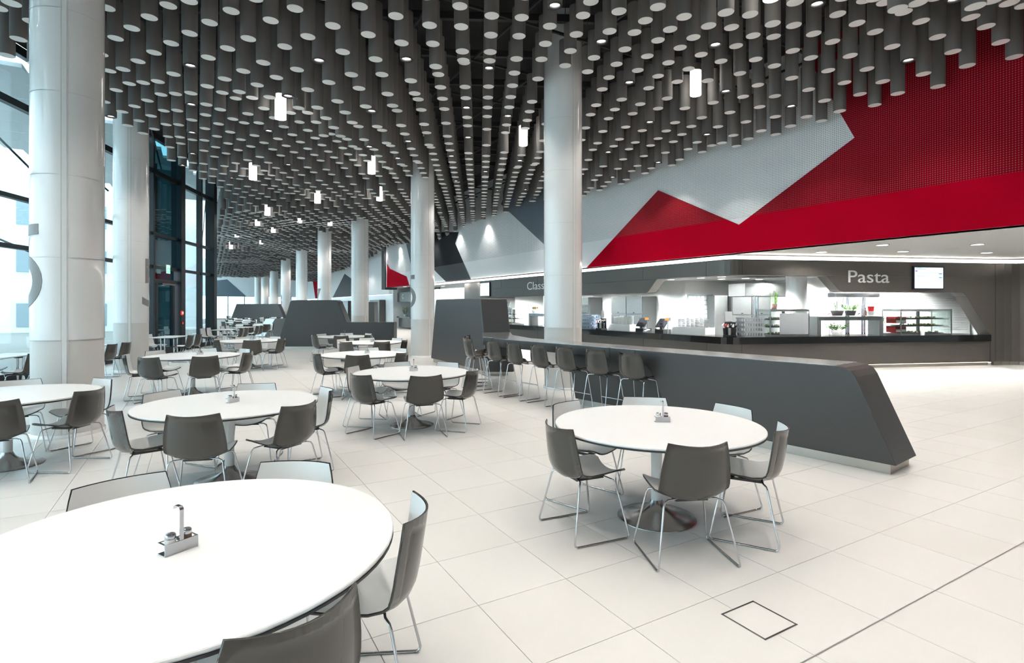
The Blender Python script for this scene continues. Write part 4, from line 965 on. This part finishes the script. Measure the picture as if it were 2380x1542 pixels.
table0 = make_table(); table_used = [False]
def make_caddy():
    t = thing('condiment_caddy', 'x', 'caddy', (0, 0, 0))
    m = MB(); m.box((0, 0, .001), (.115, .052, .002)); m.box((0, -.0255, .02), (.115, .0018, .04)); m.build('tray', 'chrome', t)
    m = MB()   # top plate with two openings: rim strips
    m.box((0, -.023, .039), (.115, .006, .002)); m.box((0, .023, .039), (.115, .006, .002))
    for x in (-.055, 0, .055): m.box((x, 0, .039), (.006 if x else .014, .046, .002))
    m.build('holder_plate', 'chrome', t)
    m = MB(); w = .007
    P = [(0, -.0245, .04), (0, -.0245, .146), (0, -.022, .153), (0, -.014, .157), (0, .012, .157), (0, .020, .153), (0, .023, .143)]
    vs = []
    for x_, y_, z_ in P: vs += [(-w, y_, z_), (w, y_, z_)]
    m.add(vs, [(2 * i, 2 * i + 1, 2 * i + 3, 2 * i + 2) for i in range(len(P) - 1)])
    o = m.build('handle', 'chrome', t); sm = o.modifiers.new('thickness', 'SOLIDIFY'); sm.thickness = .0018
    return t
def make_shaker(white):
    t = thing('salt_shaker' if white else 'pepper_shaker', 'x', 'shaker', (0, 0, 0))
    m = MB(); m.lathe([(.017, 0), (.0185, .004), (.0185, .044), (.0165, .049)], 18); m.build('jar', 'salt' if white else 'terracotta', t)
    m = MB(); m.lathe([(.0175, .047), (.0185, .049), (.0185, .060), (.015, .0645), (.0001, .066)], 18); m.build('cap', 'chrome', t)
    return t
caddy0 = make_caddy(); salt0 = make_shaker(True); pep0 = make_shaker(False); cad_used = [False]
def caddy(x, y, rz, tname):
    def put(src, p, a, lab, g):
        o = src if not cad_used[0] else copy_tree(src, p, a)
        o.location = p; o.rotation_euler = (0, 0, a); o['label'] = lab; o['group'] = g; o.scale = (1.04, 1.04, 1.08)
    co, si = math.cos(rz), math.sin(rz)
    put(caddy0, (x, y, .7453), rz, 'steel condiment caddy with a hooked handle on the ' + tname, 'table caddies')
    put(salt0, (x - .029 * co, y - .029 * si, .748), rz, 'salt shaker in the caddy on the ' + tname, 'salt shakers')
    put(pep0, (x + .029 * co, y + .029 * si, .748), rz, 'pepper shaker in the caddy on the ' + tname, 'pepper shakers')
    cad_used[0] = True
def side_word(x, y, cx, cy):
    # where the chair stands round its table as the camera sees it
    vx, vy = cx, cy; l = math.hypot(vx, vy); vx /= l; vy /= l; dx, dy = x - cx, y - cy
    ang = math.degrees(math.atan2(dx * vy - dy * vx, -(dx * vx + dy * vy)))   # 0 = towards the camera, + = right
    return ang
def words_for(angs):
    names = {6: ['near left', 'near right', 'far right', 'far left'], }
    out = {}
    order = sorted(range(len(angs)), key=lambda k: angs[k])
    return order
def round_table(x, y, tname, angs, r=.67, cad=None, crz=0, grp='chairs round the tables', far=False, turn={}):
    lab = 'round white pedestal table, the ' + tname
    if far: lab = 'small distant round white table beyond the island wall'
    if not table_used[0]: table_used[0] = True; o = table0; o.location = (x, y, 0)
    else: o = copy_tree(table0, (x, y, 0), 0)
    o['label'] = lab; o['group'] = 'distant round tables' if far else 'round white tables'
    taken = set()
    for a in angs:
        jr = random.uniform(-.01, .02); aa = R(a); cx, cy = x + (r + jr) * math.cos(aa), y + (r + jr) * math.sin(aa)
        if far: chair(cx, cy, aa + math.pi + random.uniform(-.1, .1), 'small distant grey and white shell chair beyond the island wall', 'distant dining chairs'); continue
        s = side_word(cx, cy, x, y)
        w = 'nearest' if abs(s) < 22 else ('near right' if 22 <= s < 70 else ('right' if 70 <= s < 115 else ('far right' if 115 <= s < 158 else ('near left' if -70 < s <= -22 else ('left' if -115 < s <= -70 else ('far left' if -158 < s <= -115 else 'farthest'))))))
        if w in taken: w = {'near right': 'right', 'near left': 'left', 'far right': 'farthest', 'far left': 'farthest', 'right': 'far right', 'left': 'far left', 'nearest': 'near right', 'farthest': 'far left'}[w]
        taken.add(w)
        back = 'grey-backed' if abs(s) < 75 else ('white-faced' if abs(s) > 115 else 'grey and white')
        chair(cx, cy, aa + math.pi + R(turn.get(a, random.uniform(-3, 3))), '%s chair, %s of the %s' % (back, w, tname), grp)
    if cad: caddy(cad[0], cad[1], crz, tname)
round_table(3.16, 3.18, 'right front table beside the bar', [358, 53, 109, 171, 241, 305], .67, (3.24, 3.2), R(-30), turn={171: 3, 241: 6, 305: -4})
round_table(-.04, 2.50, 'large foreground table at bottom left', [289, 348, 54, 109], .68, (-.06, 2.44), R(28), turn={348: -13, 289: 0})
round_table(.275, 5.91, 'left middle table', [4, 70, 132, 192, 250, 306], .68, (.30, 5.92), R(40))
round_table(-1.72, 7.62, 'table cut by the left edge', [276, 330, 33, 96], .68)
round_table(2.63, 7.376, 'centre table left of the bar stools', [32, 85, 142, 203, 262, 315], .68, (2.70, 7.5), R(-20))
round_table(2.81, 10.65, 'table behind the centre table', [17, 68, 122, 187, 249, 308], .68, (2.90, 10.75), R(30))
round_table(3.9, 14.09, 'third table of the centre row', [22, 80, 132, 212, 272, 326], .68, (3.95, 14.1), R(10))
round_table(3.9, 17.2, 'farthest table before the island wall', [13, 69, 125, 190, 255, 314], .68, (3.95, 17.2), R(50))
round_table(-.06, 11.95, 'table before the second left column', [25, 77, 128, 179, 230, 281, 333], .82, (.05, 12.05), R(20))
round_table(1.26, 16.35, 'left table near the island wall', [38, 98, 152, 200, 268, 325], .68, (1.3, 16.4), R(0))
for k, (x, y, ph) in enumerate(((2.4, 29.5, 10), (4.6, 27.2, 40), (2.1, 35.2, 25), (4.6, 36.4, 0), (2.5, 38.8, 15), (4.8, 41, 33), (2.7, 44.2, 50), (5.0, 46.5, 5), (3.2, 55, 20))):
    round_table(x, y, 'distant table', [ph + 60 * q for q in range(6)], .68, far=True)
# rectangular tables on twin-post legs by the glass
def rect_table(label, x, y, rz):
    t = thing('rectangular_table', label, 'table', (x, y, 0), rz, 'rectangular tables by the glass')
    m = MB(); m.box((0, 0, .735), (1.2, .7, .02)); m.build('tabletop', 'table_white', t); m = MB(); m.box((0, 0, .722), (1.19, .69, .006)); m.build('edge_band', 'edge_black', t)
    for s in (-1, 1):
        for q in (-.05, .05): m = MB(); m.tube([(s * .42, q, .02), (s * .42, q, .72)], .02, 8); m.build('leg', 'chrome', t)
        m = MB(); m.box((s * .42, 0, .012), (.06, .6, .024)); m.build('foot', 'chrome', t)
        m = MB(); m.box((s * .36, 0, .69), (.08, .1, .06)); m.build('hinge', 'black', t)
GR = 'chairs at the tables by the glass'
for k, (x, y, d) in enumerate(((-3.15, 13.75, 'rectangular table at the far left by the glass'), (-2.25, 16.1, 'rectangular table between the two left columns'), (-.72, 19.7, 'rectangular table before the glass door'), (.98, 24.6, 'rectangular table by the dark window post'), (1.75, 26.9, 'rectangular table beyond the dark window post'))):
    rz = fa; rect_table(d, x, y, rz); u = Vector((math.cos(rz), math.sin(rz), 0)); n = Vector((-math.sin(rz), math.cos(rz), 0))
    for s, nm in ((-1, 'near'), (1, 'far')):
        for q, side in ((-1, 'glass'), (1, 'hall')):
            c_ = Vector((x, y, 0)) + u * (s * .3) - n * (q * .52)
            chair(c_.x, c_.y, math.atan2(n.y * q, n.x * q), 'shell chair, %s end, %s side of the %s' % (nm, side, d.replace('rectangular ', '')), GR)
# bar stools
stool0 = make_stool(); st_used = False
ST = [(bp(s, -.05, 0)[0], bp(s, -.05, 0)[1], math.atan2(-bn.y, -bn.x)) for s in (3.13, 3.8, 4.48, 5.12, 5.8, 6.42)] + [(4.92, 9.95, R(-4)), (5.14, 10.46, R(-22)), (5.44, 10.95, R(-28))]
SL = ['nearest the solid end of the bar', 'second from the solid end of the bar', 'third from the solid end of the bar', 'fourth from the solid end of the bar', 'fifth from the solid end of the bar', 'sixth from the solid end, before the bar turns', 'first of three close together at the far bar end', 'second of three close together at the far bar end', 'last of three close together at the far bar end']
for (x, y, a), lab in zip(ST, SL):
    o = stool0 if not st_used else copy_tree(stool0, (x, y, 0), a); st_used = True
    o.location = (x, y, 0); o.rotation_euler = (0, 0, a); o['label'] = 'glossy dark grey bar stool, ' + lab; o['group'] = 'bar stools along the bar'
